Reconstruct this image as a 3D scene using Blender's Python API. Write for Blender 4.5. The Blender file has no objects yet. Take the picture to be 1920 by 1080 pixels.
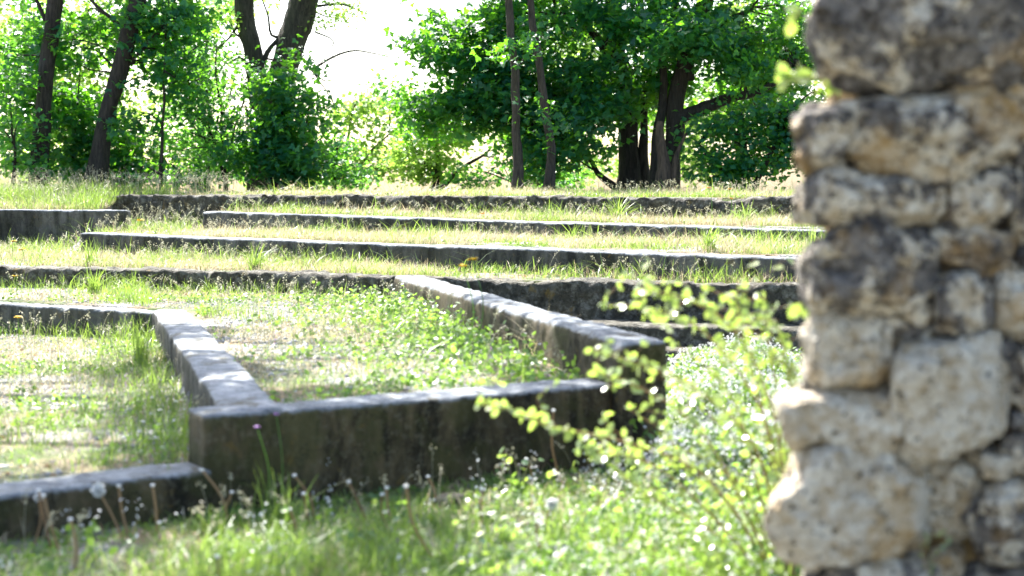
import bpy, math, random
import numpy as np
from mathutils import Vector, Matrix
random.seed(7); RNG = np.random.default_rng(7)
sc = bpy.context.scene
C = sc.collection
PI = math.pi

# ------------------------------------------------------------------ camera
F = 2667.0; HOR = 345.0; EYE = 1.6
cd = bpy.data.cameras.new('camera'); cam = bpy.data.objects.new('camera', cd); C.objects.link(cam)
cd.sensor_width = 36; cd.lens = 36 * F / 1920; cd.clip_end = 3000; cd.clip_start = .05
PITCH = math.atan((540 - HOR) / F)
cam.location = (0, 0, EYE); cam.rotation_euler = (PI / 2 - PITCH, 0, 0)
cd.dof.use_dof = True; cd.dof.focus_distance = 17.5; cd.dof.aperture_fstop = 1.5; cd.dof.aperture_blades = 9
sc.camera = cam
# ------------------------------------------------------------------ light
SUN_EL, SUN_AZ = math.radians(50), math.radians(-24)      # azimuth from +Y, negative = left
w = bpy.data.worlds.new('World'); sc.world = w; w.use_nodes = True
nt = w.node_tree; bg = nt.nodes['Background']
sky = nt.nodes.new('ShaderNodeTexSky'); sky.sky_type = 'NISHITA'; sky.sun_disc = False
sky.sun_elevation = SUN_EL; sky.sun_rotation = SUN_AZ; sky.air_density = 1.0; sky.dust_density = 2.5; sky.ozone_density = 1.0
nt.links.new(sky.outputs[0], bg.inputs[0]); bg.inputs[1].default_value = 0.105
sl = bpy.data.lights.new('sun', 'SUN'); sl.energy = 4.6; sl.angle = math.radians(.5); sl.color = (1, .975, .93)
so = bpy.data.objects.new('sun', sl); C.objects.link(so)
sdir = Vector((math.sin(SUN_AZ) * math.cos(SUN_EL), math.cos(SUN_AZ) * math.cos(SUN_EL), math.sin(SUN_EL)))
so.rotation_euler = sdir.to_track_quat('Z', 'Y').to_euler(); so.location = (0, 0, 30)
sc.view_settings.view_transform = 'Standard'; sc.view_settings.look = 'None'
sc.view_settings.exposure = 2.15; sc.view_settings.gamma = 1
cy = sc.cycles
cy.use_denoising = True; cy.max_bounces = 8; cy.diffuse_bounces = 3; cy.glossy_bounces = 2; cy.transmission_bounces = 4
cy.transparent_max_bounces = 6; cy.sample_clamp_indirect = 6; cy.sample_clamp_direct = 20

# ------------------------------------------------------------------ pixel -> world
def ray(px, py):
    v = Vector(((px - 960) / F, 1.0, -(py - 540) / F)); v.rotate(Matrix.Rotation(-PITCH, 3, 'X')); return v
def PD(px, py, Y):
    r = ray(px, py); return Vector((0, 0, EYE)) + r * (Y / r.y)
def PZ(px, py, Z):
    r = ray(px, py); return Vector((0, 0, EYE)) + r * ((Z - EYE) / r.z)

# ------------------------------------------------------------------ noise
def _h(ix, iy, iz, s):
    n = (ix.astype(np.int64) * 374761393 + iy.astype(np.int64) * 668265263 + iz.astype(np.int64) * 2147483647 + s * 974634777)
    n = (n ^ (n >> 13)) * 1274126177; n = n ^ (n >> 16)
    return (n & 0xffffff) / float(0xffffff)
def vn(P, freq=1., seed=0):
    P = np.asarray(P, float) * freq; i = np.floor(P).astype(int); f = P - i; f = f * f * (3 - 2 * f)
    r = 0
    for dx in (0, 1):
        for dy in (0, 1):
            for dz in (0, 1):
                wgt = (f[:, 0] if dx else 1 - f[:, 0]) * (f[:, 1] if dy else 1 - f[:, 1]) * (f[:, 2] if dz else 1 - f[:, 2])
                r = r + wgt * _h(i[:, 0] + dx, i[:, 1] + dy, i[:, 2] + dz, seed)
    return r * 2 - 1
def fbm(P, freq, seed=0, o=3):
    r = 0; a = 1; t = 0
    for k in range(o):
        r = r + a * vn(P, freq * 2 ** k, seed + k * 17); t += a; a *= .5
    return r / t
def vec_noise(P, freq, seed=0, o=2):
    return np.stack([fbm(P, freq, seed + 101 * k, o) for k in range(3)], 1)
def worley(P, freq, seed=0):
    P = np.asarray(P, float) * freq; i = np.floor(P).astype(int)
    d1 = np.full(len(P), 9.); d2 = np.full(len(P), 9.)
    for dx in (-1, 0, 1):
        for dy in (-1, 0, 1):
            for dz in (-1, 0, 1):
                a, b, c = i[:, 0] + dx, i[:, 1] + dy, i[:, 2] + dz
                q = np.stack([a + _h(a, b, c, seed), b + _h(a, b, c, seed + 1), c + _h(a, b, c, seed + 2)], 1)
                d = np.linalg.norm(P - q, axis=1)
                m = d < d1; d2 = np.where(m, d1, np.minimum(d2, d)); d1 = np.where(m, d, d1)
    return d1, d2
def n2(x, y, f, s=0, o=2):
    x = np.atleast_1d(x).astype(float); y = np.atleast_1d(y).astype(float)
    return fbm(np.stack([x, y, x * 0], 1), f, s, o)

# ------------------------------------------------------------------ meshes
def mesh_np(name, V, Fc, mat, parent=None, tint=None, smooth=False):
    """Fc: (m,k) array or list of such arrays"""
    me = bpy.data.meshes.new(name)
    if not isinstance(Fc, list): Fc = [Fc]
    V = np.asarray(V, np.float32)
    loops = np.concatenate([f.ravel() for f in Fc]).astype(np.int32)
    tot = np.concatenate([np.full(len(f), f.shape[1], np.int32) for f in Fc])
    st = np.concatenate([[0], np.cumsum(tot)[:-1]]).astype(np.int32)
    me.vertices.add(len(V)); me.vertices.foreach_set('co', V.ravel())
    me.loops.add(len(loops)); me.loops.foreach_set('vertex_index', loops)
    me.polygons.add(len(tot)); me.polygons.foreach_set('loop_start', st); me.polygons.foreach_set('loop_total', tot)
    if smooth: me.polygons.foreach_set('use_smooth', np.ones(len(tot), bool))
    if tint is not None:
        a = me.attributes.new('tint', 'FLOAT', 'POINT'); a.data.foreach_set('value', np.asarray(tint, np.float32))
    me.update(calc_edges=True); me.validate()
    me.materials.append(mat)
    o = bpy.data.objects.new(name, me); C.objects.link(o)
    if parent: o.parent = parent
    return o
class Acc:
    def __init__(s): s.V = []; s.F = []; s.n = 0; s.T = []
    def add(s, V, Fa, tint=0.5):
        V = np.asarray(V, float); s.V.append(V)
        for f in (Fa if isinstance(Fa, list) else [Fa]): s.F.append(np.asarray(f, int) + s.n)
        s.T.append(np.full(len(V), tint) if np.isscalar(tint) else np.asarray(tint)); s.n += len(V)
    def build(s, name, mat, parent=None, smooth=False):
        return mesh_np(name, np.concatenate(s.V), s.F, mat, parent, np.concatenate(s.T), smooth)
def tube(pts, rad, sides=8, bump=0, seed=0):
    pts = np.array([tuple(p) for p in pts], float); n = len(pts); rad = np.broadcast_to(np.asarray(rad, float), (n,))
    t = np.gradient(pts, axis=0); t /= np.linalg.norm(t, axis=1)[:, None] + 1e-9
    ref = np.array([0, 1., 0]) if abs(t[:, 1].mean()) < .8 else np.array([1., 0, 0])
    a = np.cross(t, ref); a /= np.linalg.norm(a, axis=1)[:, None] + 1e-9; b = np.cross(t, a)
    th = np.arange(sides) * 2 * PI / sides
    V = pts[:, None] + rad[:, None, None] * (np.cos(th)[None, :, None] * a[:, None] + np.sin(th)[None, :, None] * b[:, None])
    if bump:
        q = V.reshape(-1, 3); d = V - pts[:, None]
        V = V + d * (bump * fbm(q * np.array([1, 1, .25]), 9, seed, 2)).reshape(n, sides, 1)
    V = V.reshape(-1, 3)
    i = np.arange(n - 1)[:, None] * sides; j = np.arange(sides)[None]; k = (j + 1) % sides
    Fq = np.stack([i + j, i + k, i + sides + k, i + sides + j], -1).reshape(-1, 4)
    return V, Fq
def curve_pts(ctrl, n, wob=0, seed=0):
    """Catmull-Rom through control points (x,y,z[,r])"""
    c = np.array([tuple(p) for p in ctrl], float); c = np.vstack([2 * c[0] - c[1], c, 2 * c[-1] - c[-2]])
    out = []
    for s in np.linspace(0, len(c) - 3 - 1e-6, n):
        k = int(s); u = s - k; p0, p1, p2, p3 = c[k:k + 4]
        out.append(.5 * ((2 * p1) + (-p0 + p2) * u + (2 * p0 - 5 * p1 + 4 * p2 - p3) * u * u + (-p0 + 3 * p1 - 3 * p2 + p3) * u ** 3))
    out = np.array(out)
    if wob: out[:, :3] += wob * vec_noise(out[:, :3], 1.6, seed)
    return out
def empty(name, loc=(0, 0, 0)):
    o = bpy.data.objects.new(name, None); C.objects.link(o); o.location = loc; o.empty_display_size = .1; return o
def tag(o, label=None, cat=None, group=None, kind=None):
    if label: o['label'] = label
    if cat: o['category'] = cat
    if group: o['group'] = group
    if kind: o['kind'] = kind
    return o

# ------------------------------------------------------------------ materials
def new_mat(name):
    m = bpy.data.materials.new(name); m.use_nodes = True; n = m.node_tree; n.nodes.clear()
    return m, n, (lambda t, **k: _nd(n, t, k))
def _nd(n, t, k):
    x = n.nodes.new(t)
    for a, b in k.items(): setattr(x, a, b)
    return x
def ramp(n, stops, src=None, interp='LINEAR'):
    r = n.nodes.new('ShaderNodeValToRGB'); r.color_ramp.interpolation = interp
    e = r.color_ramp.elements
    while len(e) < len(stops): e.new(.5)
    for i, (p, c) in enumerate(stops): e[i].position = p; e[i].color = (*c, 1) if len(c) == 3 else c
    if src is not None: n.links.new(src, r.inputs[0])
    return r
def noise(n, scale, detail=6, rough=.6, vec=None, dist=0):
    x = n.nodes.new('ShaderNodeTexNoise'); x.inputs['Scale'].default_value = scale; x.inputs['Detail'].default_value = detail
    x.inputs['Roughness'].default_value = rough; x.inputs['Distortion'].default_value = dist
    if vec is not None: n.links.new(vec, x.inputs['Vector'])
    return x
def mixc(n, fac, a, b, mode='MIX'):
    x = n.nodes.new('ShaderNodeMix'); x.data_type = 'RGBA'; x.blend_type = mode
    for s, v in ((x.inputs[0], fac), (x.inputs[6], a), (x.inputs[7], b)):
        if hasattr(v, 'is_linked'): n.links.new(v, s)
        elif isinstance(v, tuple): s.default_value = (*v, 1)
        else: s.default_value = v
    return x.outputs[2]
def math_(n, op, a, b=0.):
    x = n.nodes.new('ShaderNodeMath'); x.operation = op
    for s, v in ((x.inputs[0], a), (x.inputs[1], b)):
        if hasattr(v, 'is_linked'): n.links.new(v, s)
        else: s.default_value = v
    return x.outputs[0]
def leaf_mat(name, dark, light, tl, trans=.5, spec=.35, rough=.38):
    """dark/light: reflected colour over the tint attribute; tl: colour of light passed through"""
    m, n, N = new_mat(name)
    at = N('ShaderNodeAttribute', attribute_name='tint')
    col = ramp(n, [(0, dark), (1, light)], at.outputs['Fac'])
    tc = ramp(n, [(0, tuple(c * .55 for c in tl)), (1, tl)], at.outputs['Fac'])
    p = N('ShaderNodeBsdfPrincipled'); n.links.new(col.outputs[0], p.inputs['Base Color'])
    p.inputs['Roughness'].default_value = rough; p.inputs['Specular IOR Level'].default_value = spec
    t = N('ShaderNodeBsdfTranslucent'); n.links.new(tc.outputs[0], t.inputs[0])
    mx = N('ShaderNodeMixShader'); mx.inputs[0].default_value = trans
    o = N('ShaderNodeOutputMaterial')
    n.links.new(p.outputs[0], mx.inputs[1]); n.links.new(t.outputs[0], mx.inputs[2]); n.links.new(mx.outputs[0], o.inputs[0])
    return m
def rough_mat(name, builder, bump_scale=.5, rough=.85, dist=.02):
    m, n, N = new_mat(name)
    geo = N('ShaderNodeNewGeometry')
    col, h = builder(n, N, geo)
    p = N('ShaderNodeBsdfPrincipled'); n.links.new(col, p.inputs['Base Color']); p.inputs['Roughness'].default_value = rough
    p.inputs['Specular IOR Level'].default_value = .3
    b = N('ShaderNodeBump'); b.inputs['Strength'].default_value = bump_scale; b.inputs['Distance'].default_value = dist
    n.links.new(h, b.inputs['Height']); n.links.new(b.outputs[0], p.inputs['Normal'])
    o = N('ShaderNodeOutputMaterial'); n.links.new(p.outputs[0], o.inputs[0])
    return m
M = {}
def concrete(side_a, side_b, top_a, top_b, moss=.5):
    def f(n, N, geo):
        pos = geo.outputs['Position']
        st = N('ShaderNodeMapping'); st.inputs['Scale'].default_value = (1, 1, .22); n.links.new(pos, st.inputs[0])
        streak = noise(n, 7, 6, .65, st.outputs[0], .4); n1 = noise(n, 3.2, 7, .62, pos); n3 = noise(n, 26, 5, .7, pos); fine = noise(n, 120, 4, .7, pos)
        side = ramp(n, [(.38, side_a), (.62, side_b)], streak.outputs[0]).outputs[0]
        lich = ramp(n, [(.52, (0, 0, 0)), (.6, (1, 1, 1))], n3.outputs[0]).outputs[0]
        side = mixc(n, math_(n, 'MULTIPLY', lich, .35), side, (.17, .16, .12))
        mo = ramp(n, [(.48, (0, 0, 0)), (.56, (1, 1, 1))], n1.outputs[0]).outputs[0]
        side = mixc(n, math_(n, 'MULTIPLY', mo, moss), side, (.05, .055, .016))
        blk = noise(n, .9, 2, .5, pos); side = mixc(n, .75, side, ramp(n, [(.35, (.45, .45, .42)), (.6, (1.25, 1.22, 1.15))], blk.outputs[0]).outputs[0], 'MULTIPLY')
        och = ramp(n, [(.6, (0, 0, 0)), (.66, (1, 1, 1))], noise(n, 5.5, 6, .7, pos, .5).outputs[0]).outputs[0]; side = mixc(n, math_(n, 'MULTIPLY', och, .55), side, (.16, .11, .03))
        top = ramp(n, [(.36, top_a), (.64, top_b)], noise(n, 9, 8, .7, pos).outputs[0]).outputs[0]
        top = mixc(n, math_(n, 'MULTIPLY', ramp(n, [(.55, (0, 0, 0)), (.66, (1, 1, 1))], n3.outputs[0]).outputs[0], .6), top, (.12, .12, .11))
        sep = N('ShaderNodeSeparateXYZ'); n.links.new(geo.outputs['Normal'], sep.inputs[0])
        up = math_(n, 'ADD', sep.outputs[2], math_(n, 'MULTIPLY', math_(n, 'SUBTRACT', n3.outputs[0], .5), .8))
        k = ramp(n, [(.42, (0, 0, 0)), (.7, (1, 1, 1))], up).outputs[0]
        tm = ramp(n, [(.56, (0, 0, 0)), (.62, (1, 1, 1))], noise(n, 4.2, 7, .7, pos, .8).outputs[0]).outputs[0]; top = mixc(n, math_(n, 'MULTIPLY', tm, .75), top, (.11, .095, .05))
        c = mixc(n, k, side, top)  # upright faces take the darker side colour, upward faces the paler top
        vc = N('ShaderNodeTexVoronoi', feature='DISTANCE_TO_EDGE'); vc.inputs['Scale'].default_value = 1.1
        n.links.new(mixc(n, .35, pos, noise(n, 3, 6, .7, pos).outputs['Color'], 'LINEAR_LIGHT'), vc.inputs['Vector'])
        ck = ramp(n, [(0, (.2, .2, .2)), (.006, (1, 1, 1))], vc.outputs['Distance']).outputs[0]; c = mixc(n, 1., c, ck, 'MULTIPLY')
        c = mixc(n, .35, c, ramp(n, [(.3, (.25, .25, .25)), (.7, (1, 1, 1))], fine.outputs[0]).outputs[0], 'MULTIPLY')
        h = math_(n, 'ADD', math_(n, 'MULTIPLY', n3.outputs[0], 1.), math_(n, 'MULTIPLY', fine.outputs[0], .5))
        return c, h
    return f
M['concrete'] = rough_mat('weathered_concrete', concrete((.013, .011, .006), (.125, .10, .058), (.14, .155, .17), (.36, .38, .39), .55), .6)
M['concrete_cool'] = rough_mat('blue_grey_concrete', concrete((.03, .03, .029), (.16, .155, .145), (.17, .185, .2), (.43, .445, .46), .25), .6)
def rubble(n, N, geo):
    pos = geo.outputs['Position']
    v = N('ShaderNodeTexVoronoi', feature='DISTANCE_TO_EDGE'); v.inputs['Scale'].default_value = 2.6
    d = noise(n, 5, 4, .6, pos); mp = mixc(n, .3, pos, d.outputs['Color'], 'LINEAR_LIGHT'); n.links.new(mp, v.inputs['Vector'])
    base = ramp(n, [(.3, (.02, .018, .013)), (.5, (.075, .068, .05)), (.64, (.2, .19, .16))], noise(n, 11, 9, .72, pos).outputs[0]).outputs[0]
    joint = ramp(n, [(.0, (.3, .3, .3)), (.05, (1, 1, 1))], v.outputs['Distance']).outputs[0]
    c = mixc(n, .5, base, joint, 'MULTIPLY')
    ru = ramp(n, [(.62, (0, 0, 0)), (.7, (1, 1, 1))], noise(n, 4, 5, .6, pos).outputs[0]).outputs[0]
    c = mixc(n, math_(n, 'MULTIPLY', ru, .7), c, (.20, .13, .03))
    h = math_(n, 'ADD', math_(n, 'MULTIPLY', joint, .5), noise(n, 22, 6, .7, pos).outputs[0])
    return c, h
M['rubble'] = rough_mat('old_rubble_masonry', rubble, .9, dist=.03)
def limestone(n, N, geo):
    oi = N('ShaderNodeObjectInfo'); pos = geo.outputs['Position']
    of = N('ShaderNodeVectorMath', operation='ADD'); n.links.new(pos, of.inputs[0])
    sc_ = N('ShaderNodeVectorMath', operation='SCALE'); sc_.inputs['Scale'].default_value = 7; n.links.new(oi.outputs['Random'], sc_.inputs[0])
    n.links.new(sc_.outputs[0], of.inputs[1]); q = of.outputs[0]
    a = noise(n, 6.5, 10, .72, q, .15); b = noise(n, 17, 6, .75, q); pit = noise(n, 38, 4, .7, q); big = noise(n, 3.6, 4, .55, q)
    at = N('ShaderNodeAttribute', attribute_name='tint')
    pale = mixc(n, ramp(n, [(.35, (0, 0, 0)), (.62, (1, 1, 1))], b.outputs[0]).outputs[0], (.38, .28, .16), (.78, .72, .60))
    lichen = mixc(n, ramp(n, [(.4, (0, 0, 0)), (.6, (1, 1, 1))], b.outputs[0]).outputs[0], (.04, .035, .033), (.26, .235, .21))
    k = math_(n, 'ADD', a.outputs[0], math_(n, 'SUBTRACT', at.outputs['Fac'], .5))
    c = mixc(n, ramp(n, [(.46, (0, 0, 0)), (.51, (1, 1, 1))], k).outputs[0], lichen, pale)
    och = ramp(n, [(.55, (0, 0, 0)), (.68, (1, 1, 1))], big.outputs[0]).outputs[0]
    c = mixc(n, math_(n, 'MULTIPLY', och, .65), c, (.45, .27, .08))
    c = mixc(n, ramp(n, [(.36, (1, 1, 1)), (.42, (0, 0, 0))], pit.outputs[0]).outputs[0], c, (.05, .035, .02))
    h = math_(n, 'ADD', a.outputs[0], math_(n, 'MULTIPLY', pit.outputs[0], .6))
    return c, h
M['limestone'] = rough_mat('pitted_limestone', limestone, 1., dist=.05)
def mortar(n, N, geo):
    pos = geo.outputs['Position']; a = noise(n, 14, 8, .7, pos)
    return ramp(n, [(.35, (.07, .045, .022)), (.65, (.42, .28, .12))], a.outputs[0]).outputs[0], a.outputs[0]
M['mortar'] = rough_mat('crumbly_mortar', mortar, 1., dist=.04)
def groundf(n, N, geo):
    pos = geo.outputs['Position']
    big = noise(n, .9, 5, .6, pos); mid = noise(n, 6, 6, .65, pos); v = N('ShaderNodeTexVoronoi'); v.inputs['Scale'].default_value = 42; n.links.new(pos, v.inputs['Vector'])
    grav = ramp(n, [(0, (.12, .125, .14)), (.45, (.26, .26, .275)), (1, (.5, .48, .45))], N_sep(n, N, v.outputs['Color'])).outputs[0]
    straw = ramp(n, [(.3, (.13, .095, .05)), (.7, (.28, .22, .13))], mid.outputs[0]).outputs[0]
    green = ramp(n, [(.3, (.04, .065, .015)), (.7, (.11, .15, .035))], mid.outputs[0]).outputs[0]
    c = mixc(n, ramp(n, [(.42, (0, 0, 0)), (.55, (1, 1, 1))], big.outputs[0]).outputs[0], grav, straw)
    g2 = noise(n, 1.7, 5, .65, pos, .5)
    c = mixc(n, ramp(n, [(.48, (0, 0, 0)), (.6, (1, 1, 1))], g2.outputs[0]).outputs[0], c, green)
    return c, math_(n, 'ADD', v.outputs['Distance'], noise(n, 60, 4, .7, pos).outputs[0])
def N_sep(n, N, col):
    s = N('ShaderNodeSeparateColor'); n.links.new(col, s.inputs[0]); return s.outputs[0]
M['ground'] = rough_mat('gravelly_soil', groundf, .8, dist=.02)
def barkf(a, b):
    def f(n, N, geo):
        mp = N('ShaderNodeMapping'); mp.inputs['Scale'].default_value = (1, 1, .18); n.links.new(geo.outputs['Position'], mp.inputs[0])
        x = noise(n, 22, 7, .7, mp.outputs[0], .5)
        return ramp(n, [(.35, a), (.65, b)], x.outputs[0]).outputs[0], x.outputs[0]
    return f
M['bark'] = rough_mat('dark_bark', barkf((.014, .012, .01), (.06, .05, .04)), 1., dist=.04)
M['bark_grey'] = rough_mat('grey_bark', barkf((.022, .019, .016), (.085, .07, .055)), 1., dist=.04)
M['bark_raw'] = rough_mat('peeled_wood', barkf((.03, .024, .018), (.13, .09, .06)), 1., dist=.03)
M['maple'] = leaf_mat('maple_leaf', (.003, .062, .052), (.014, .115, .07), (.3, .78, .03), .46)
M['maple2'] = leaf_mat('young_leaf', (.008, .085, .05), (.035, .17, .065), (.33, .82, .07), .5)
M['lime'] = leaf_mat('sunlit_leaf', (.06, .14, .03), (.2, .32, .08), (.56, .88, .13), .52)  # brighter leaf colour with the sunlight put into it
M['shrub'] = leaf_mat('glossy_oval_leaf', (.05, .15, .06), (.52, .54, .3), (.6, .82, .12), .42, 1., .25)  # pale end of the colours stands in for white sun glints
M['grass'] = leaf_mat('green_grass', (.04, .12, .02), (.22, .32, .07), (.42, .62, .09), .42, .5, .4)
M['straw'] = leaf_mat('dry_grass', (.26, .19, .1), (.64, .56, .38), (.68, .58, .34), .38, .4, .5)
M['plume'] = leaf_mat('seed_plume', (.34, .31, .2), (.62, .6, .44), (.6, .58, .38), .4, .4, .5)
M['weed'] = leaf_mat('weed_leaf', (.035, .11, .035), (.19, .3, .07), (.4, .66, .09), .45, .5, .38)
M['stem'] = leaf_mat('brown_stalk', (.25, .15, .08), (.4, .28, .15), (.4, .25, .12), .3, .3, .5)
M['white'] = leaf_mat('white_petal', (.7, .72, .7), (.85, .85, .83), (.8, .8, .8), .4, .3, .5)
M['purple'] = leaf_mat('purple_petal', (.35, .18, .55), (.6, .3, .7), (.6, .3, .7), .4, .3, .5)
M['yellow'] = leaf_mat('yellow_petal', (.8, .5, .02), (.85, .62, .03), (.8, .6, .03), .4, .3, .5)
M['orange'] = leaf_mat('orange_petal', (.8, .3, .02), (.85, .4, .03), (.8, .4, .03), .4, .3, .5)

# ------------------------------------------------------------------ plan of the terraces
def line(p, q): return lambda x: p[1] + (q[1] - p[1]) / (q[0] - p[0]) * (np.asarray(x) - p[0])
Kp, Kq = (-6.2, 22.0), (7.0, 16.6)
Jp, Jq = (-4.35, 20.0), (6.0, 13.78)
Ip, Iq = (-5.65, 18.6), (3.9, 12.27)
FGp, FGq = (-9.0, 17.0), (6.5, 11.13)
Cp, Cq = (-9.0, 15.63), (-2.95, 12.52)
Dp, Dq = (-4.6, 4.70), (-1.45, 6.83)
Ap, Aq = (-1.50, 6.85), (.58, 7.99)
Bp, Bq = (-1.50, 6.85), (-3.25, 12.7)
Ep, Eq = (-1.17, 14.0), (.57, 7.97)
Lp, Lq = (-12.0, 20.75), (-5.55, 20.45)
T = .30
lK, lJ, lI, lF, lC, lD, lA, lL = [line(*s) for s in ((Kp, Kq), (Jp, Jq), (Ip, Iq), (FGp, FGq), (Cp, Cq), (Dp, Dq), (Ap, Aq), (Lp, Lq))]
def xB(y): return Bp[0] + (np.asarray(y) - Bp[1]) / (Bq[1] - Bp[1]) * (Bq[0] - Bp[0])
def xE(y): return Ep[0] + (np.asarray(y) - Ep[1]) / (Eq[1] - Ep[1]) * (Eq[0] - Ep[0])
def sm(a, b, x): t = np.clip((x - a) / (b - a), 0, 1); return t * t * (3 - 2 * t)
m_ = .16
def level(x, y):
    x = np.asarray(x, float); y = np.asarray(y, float)
    z = np.zeros_like(x)
    backA = (y > lA(x) + m_ + .02)
    z = np.where((x < xB(y) + .15) & (y > lD(x) + m_) & (y < lC(x) + m_), .20, z)
    bay = ((x > xB(y) + .15) | (y > lC(x) + m_)) & (x < xE(y) + .15) & (backA | (x < -1.6)) & (y > 6.9)
    z = np.where(bay, .43 + .04 * sm(10, 14, y), z)
    bF = y > lF(x) + m_
    z = np.where(bF, .67, z)
    bI = y > lI(x) + m_
    z = np.where(bI, np.maximum(z, .67 + (.93 - .67) * sm(-6.1, -5.55, x)), z)
    bJ = (y > lJ(x) + m_) & (x > Jp[0] + .15)
    z = np.where(bJ, 1.19 - .075 * sm(-4.3, 3, x), z)
    up = ((y > lK(x) + m_) & (x > Kp[0] + .12))
    z = np.where(up, 1.42, z)
    upL = (y > lL(x) + m_) & (x <= Kp[0] + .12)
    z = np.where(upL, 1.22 + .26 * sm(20.8, 23.5, y), z)
    up2 = (y > 24) ; z = np.where(up2, 1.42 + .06 * sm(-5, -9, x) if False else 1.43, z)
    dist = np.hypot(x, y)
    z = z - np.clip(y - 34, 0, 46) * .2
    side = np.clip(np.abs(x) - 14, 0, 400)
    z = z - side * .03 * (y > 5)
    nz = n2(x.ravel(), y.ravel(), 1.3, 5, 3).reshape(x.shape)
    return z + nz * .022
# ground sheet: fine in view, coarse outside, to the horizon
gx = np.concatenate([[-1500, -700, -300, -120, -60, -35, -22, -16], np.arange(-12, 7.01, .11), [9, 12, 16, 22, 35, 60, 120, 300, 700, 1500]])
gy = np.concatenate([[-400, -100, -30, -8, 0, 2.5], np.arange(4, 25, .11), [26, 28, 30, 33, 37, 42, 50, 70, 110, 200, 400, 900, 1900]])
X, Y = np.meshgrid(gx, gy); Z = level(X, Y)
Z = np.where((X > 7.2) | (Y < 3.9), np.minimum(Z, 1.45), Z)
nx, ny = len(gx), len(gy); ii = (np.arange(ny - 1)[:, None] * nx + np.arange(nx - 1)[None]).ravel()
g = mesh_np('ground', np.stack([X, Y, Z], -1).reshape(-1, 3), np.stack([ii, ii + 1, ii + nx + 1, ii + nx], 1), M['ground'], smooth=False)
tag(g, kind='structure')

# ------------------------------------------------------------------ walls
def wall(name, label, p, q, base, zt0, zt1, thick=T, off=0., rough=.008, chunk=0., mat='concrete', res=.038, r=.022, seed=0, wav=0., chip_k=1., cat='wall', group=None, parent=None, zfun=None):
    """box from p to q (front-bottom edge line), thickness behind it, weathered surface"""
    p = np.array(p, float); q = np.array(q, float); L = np.linalg.norm(q - p); u = (q - p) / L; nrm = np.array([-u[1], u[0]])
    H = max(zt0, zt1) - base
    nl, nt_, nh = max(2, int(L / res)), max(2, int(thick / res)), max(2, int(H / res))
    def grid(a, b):
        A, B = np.meshgrid(np.linspace(0, 1, a + 1), np.linspace(0, 1, b + 1), indexing='ij'); return A.ravel(), B.ravel()
    V = []; Q = []; n0 = 0
    for (a, b, f) in ((nl, nh, lambda s, t: (s, 0 * s, t)), (nl, nh, lambda s, t: (1 - s, 0 * s + 1, t)), (nl, nt_, lambda s, t: (s, t, 0 * s + 1)),
                      (nt_, nh, lambda s, t: (0 * s, 1 - s, t)), (nt_, nh, lambda s, t: (0 * s + 1, s, t))):
        A, B = grid(a, b); V.append(np.stack(f(A, B), 1))
        k = (np.arange(a)[:, None] * (b + 1) + np.arange(b)[None]).ravel() + n0
        Q.append(np.stack([k, k + b + 1, k + b + 2, k + 1], 1)); n0 += len(A)
    V = np.concatenate(V); Q = np.concatenate(Q)
    key = np.round(V * 1e5).astype(np.int64); _, idx, inv = np.unique(key, axis=0, return_index=True, return_inverse=True)
    V = V[idx]; Q = inv.ravel()[Q]
    S = V * np.array([L, thick, H])
    rr = np.array([r, r, r]); lo = rr.copy(); lo[2] = -1; hi = np.array([L, thick, H]) - rr
    c = np.clip(S, lo, hi); d = S - c; ln = np.linalg.norm(d, axis=1)
    S = np.where(ln[:, None] > 1e-6, c + d / np.maximum(ln, 1e-6)[:, None] * r, S)
    top = sm(.55, 1, V[:, 2])
    zt = zt0 + (zt1 - zt0) * V[:, 0]
    z = base + S[:, 2] * (zt - base) / H
    W = np.stack([p[0] + u[0] * S[:, 0] + nrm[0] * (S[:, 1] + off), p[1] + u[1] * S[:, 0] + nrm[1] * (S[:, 1] + off), z], 1)
    D = vec_noise(W, 2.2, seed, 2) * rough * 1.5 + vec_noise(W, 14, seed + 5, 2) * rough
    if chunk:
        d1, d2 = worley(W * np.array([1, 1, 1.4]), 4.2, seed + 9)
        bulge = np.clip(d2 - d1, 0, .35) / .35
        out = (V[:, 1] - .5) * 2
        D[:, 0] += nrm[0] * out * (bulge - .5) * chunk; D[:, 1] += nrm[1] * out * (bulge - .5) * chunk
        D[:, 2] += top * (bulge - .6) * chunk * .5
    edge = top * (np.abs(V[:, 1] - .5) * 2) ** 4
    chip = np.clip(fbm(W, 5, seed + 3, 3) - .08, 0, 1) * edge * (.085 + rough * 2) * chip_k
    D[:, 2] -= chip; D[:, 1] += np.where(V[:, 1] < .5, chip * .7, -chip * .7)
    if wav: D[:, 2] += top * wav * fbm(np.stack([W[:, 0], W[:, 1], W[:, 0] * 0], 1), 1.1, seed + 21, 3)
    o = mesh_np(name, W + D, Q, M[mat], parent, smooth=True)
    if parent is None: tag(o, label, cat, group, 'thing')
    return o
WG = 'concrete walls of the terraces'
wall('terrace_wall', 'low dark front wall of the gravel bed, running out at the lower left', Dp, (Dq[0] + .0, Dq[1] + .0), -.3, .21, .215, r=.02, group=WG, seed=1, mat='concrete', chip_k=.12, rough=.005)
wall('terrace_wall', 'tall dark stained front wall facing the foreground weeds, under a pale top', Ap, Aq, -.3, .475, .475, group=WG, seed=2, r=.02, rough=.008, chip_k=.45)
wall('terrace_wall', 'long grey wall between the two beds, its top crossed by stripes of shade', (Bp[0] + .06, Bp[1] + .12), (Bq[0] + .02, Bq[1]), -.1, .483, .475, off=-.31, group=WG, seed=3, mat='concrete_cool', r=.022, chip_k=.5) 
wall('terrace_wall', 'half buried low wall behind the gravel bed at the left edge', Cp, Cq, 0, .445, .465, thick=.2, group=WG, seed=4, rough=.013, mat='concrete_cool')
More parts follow.
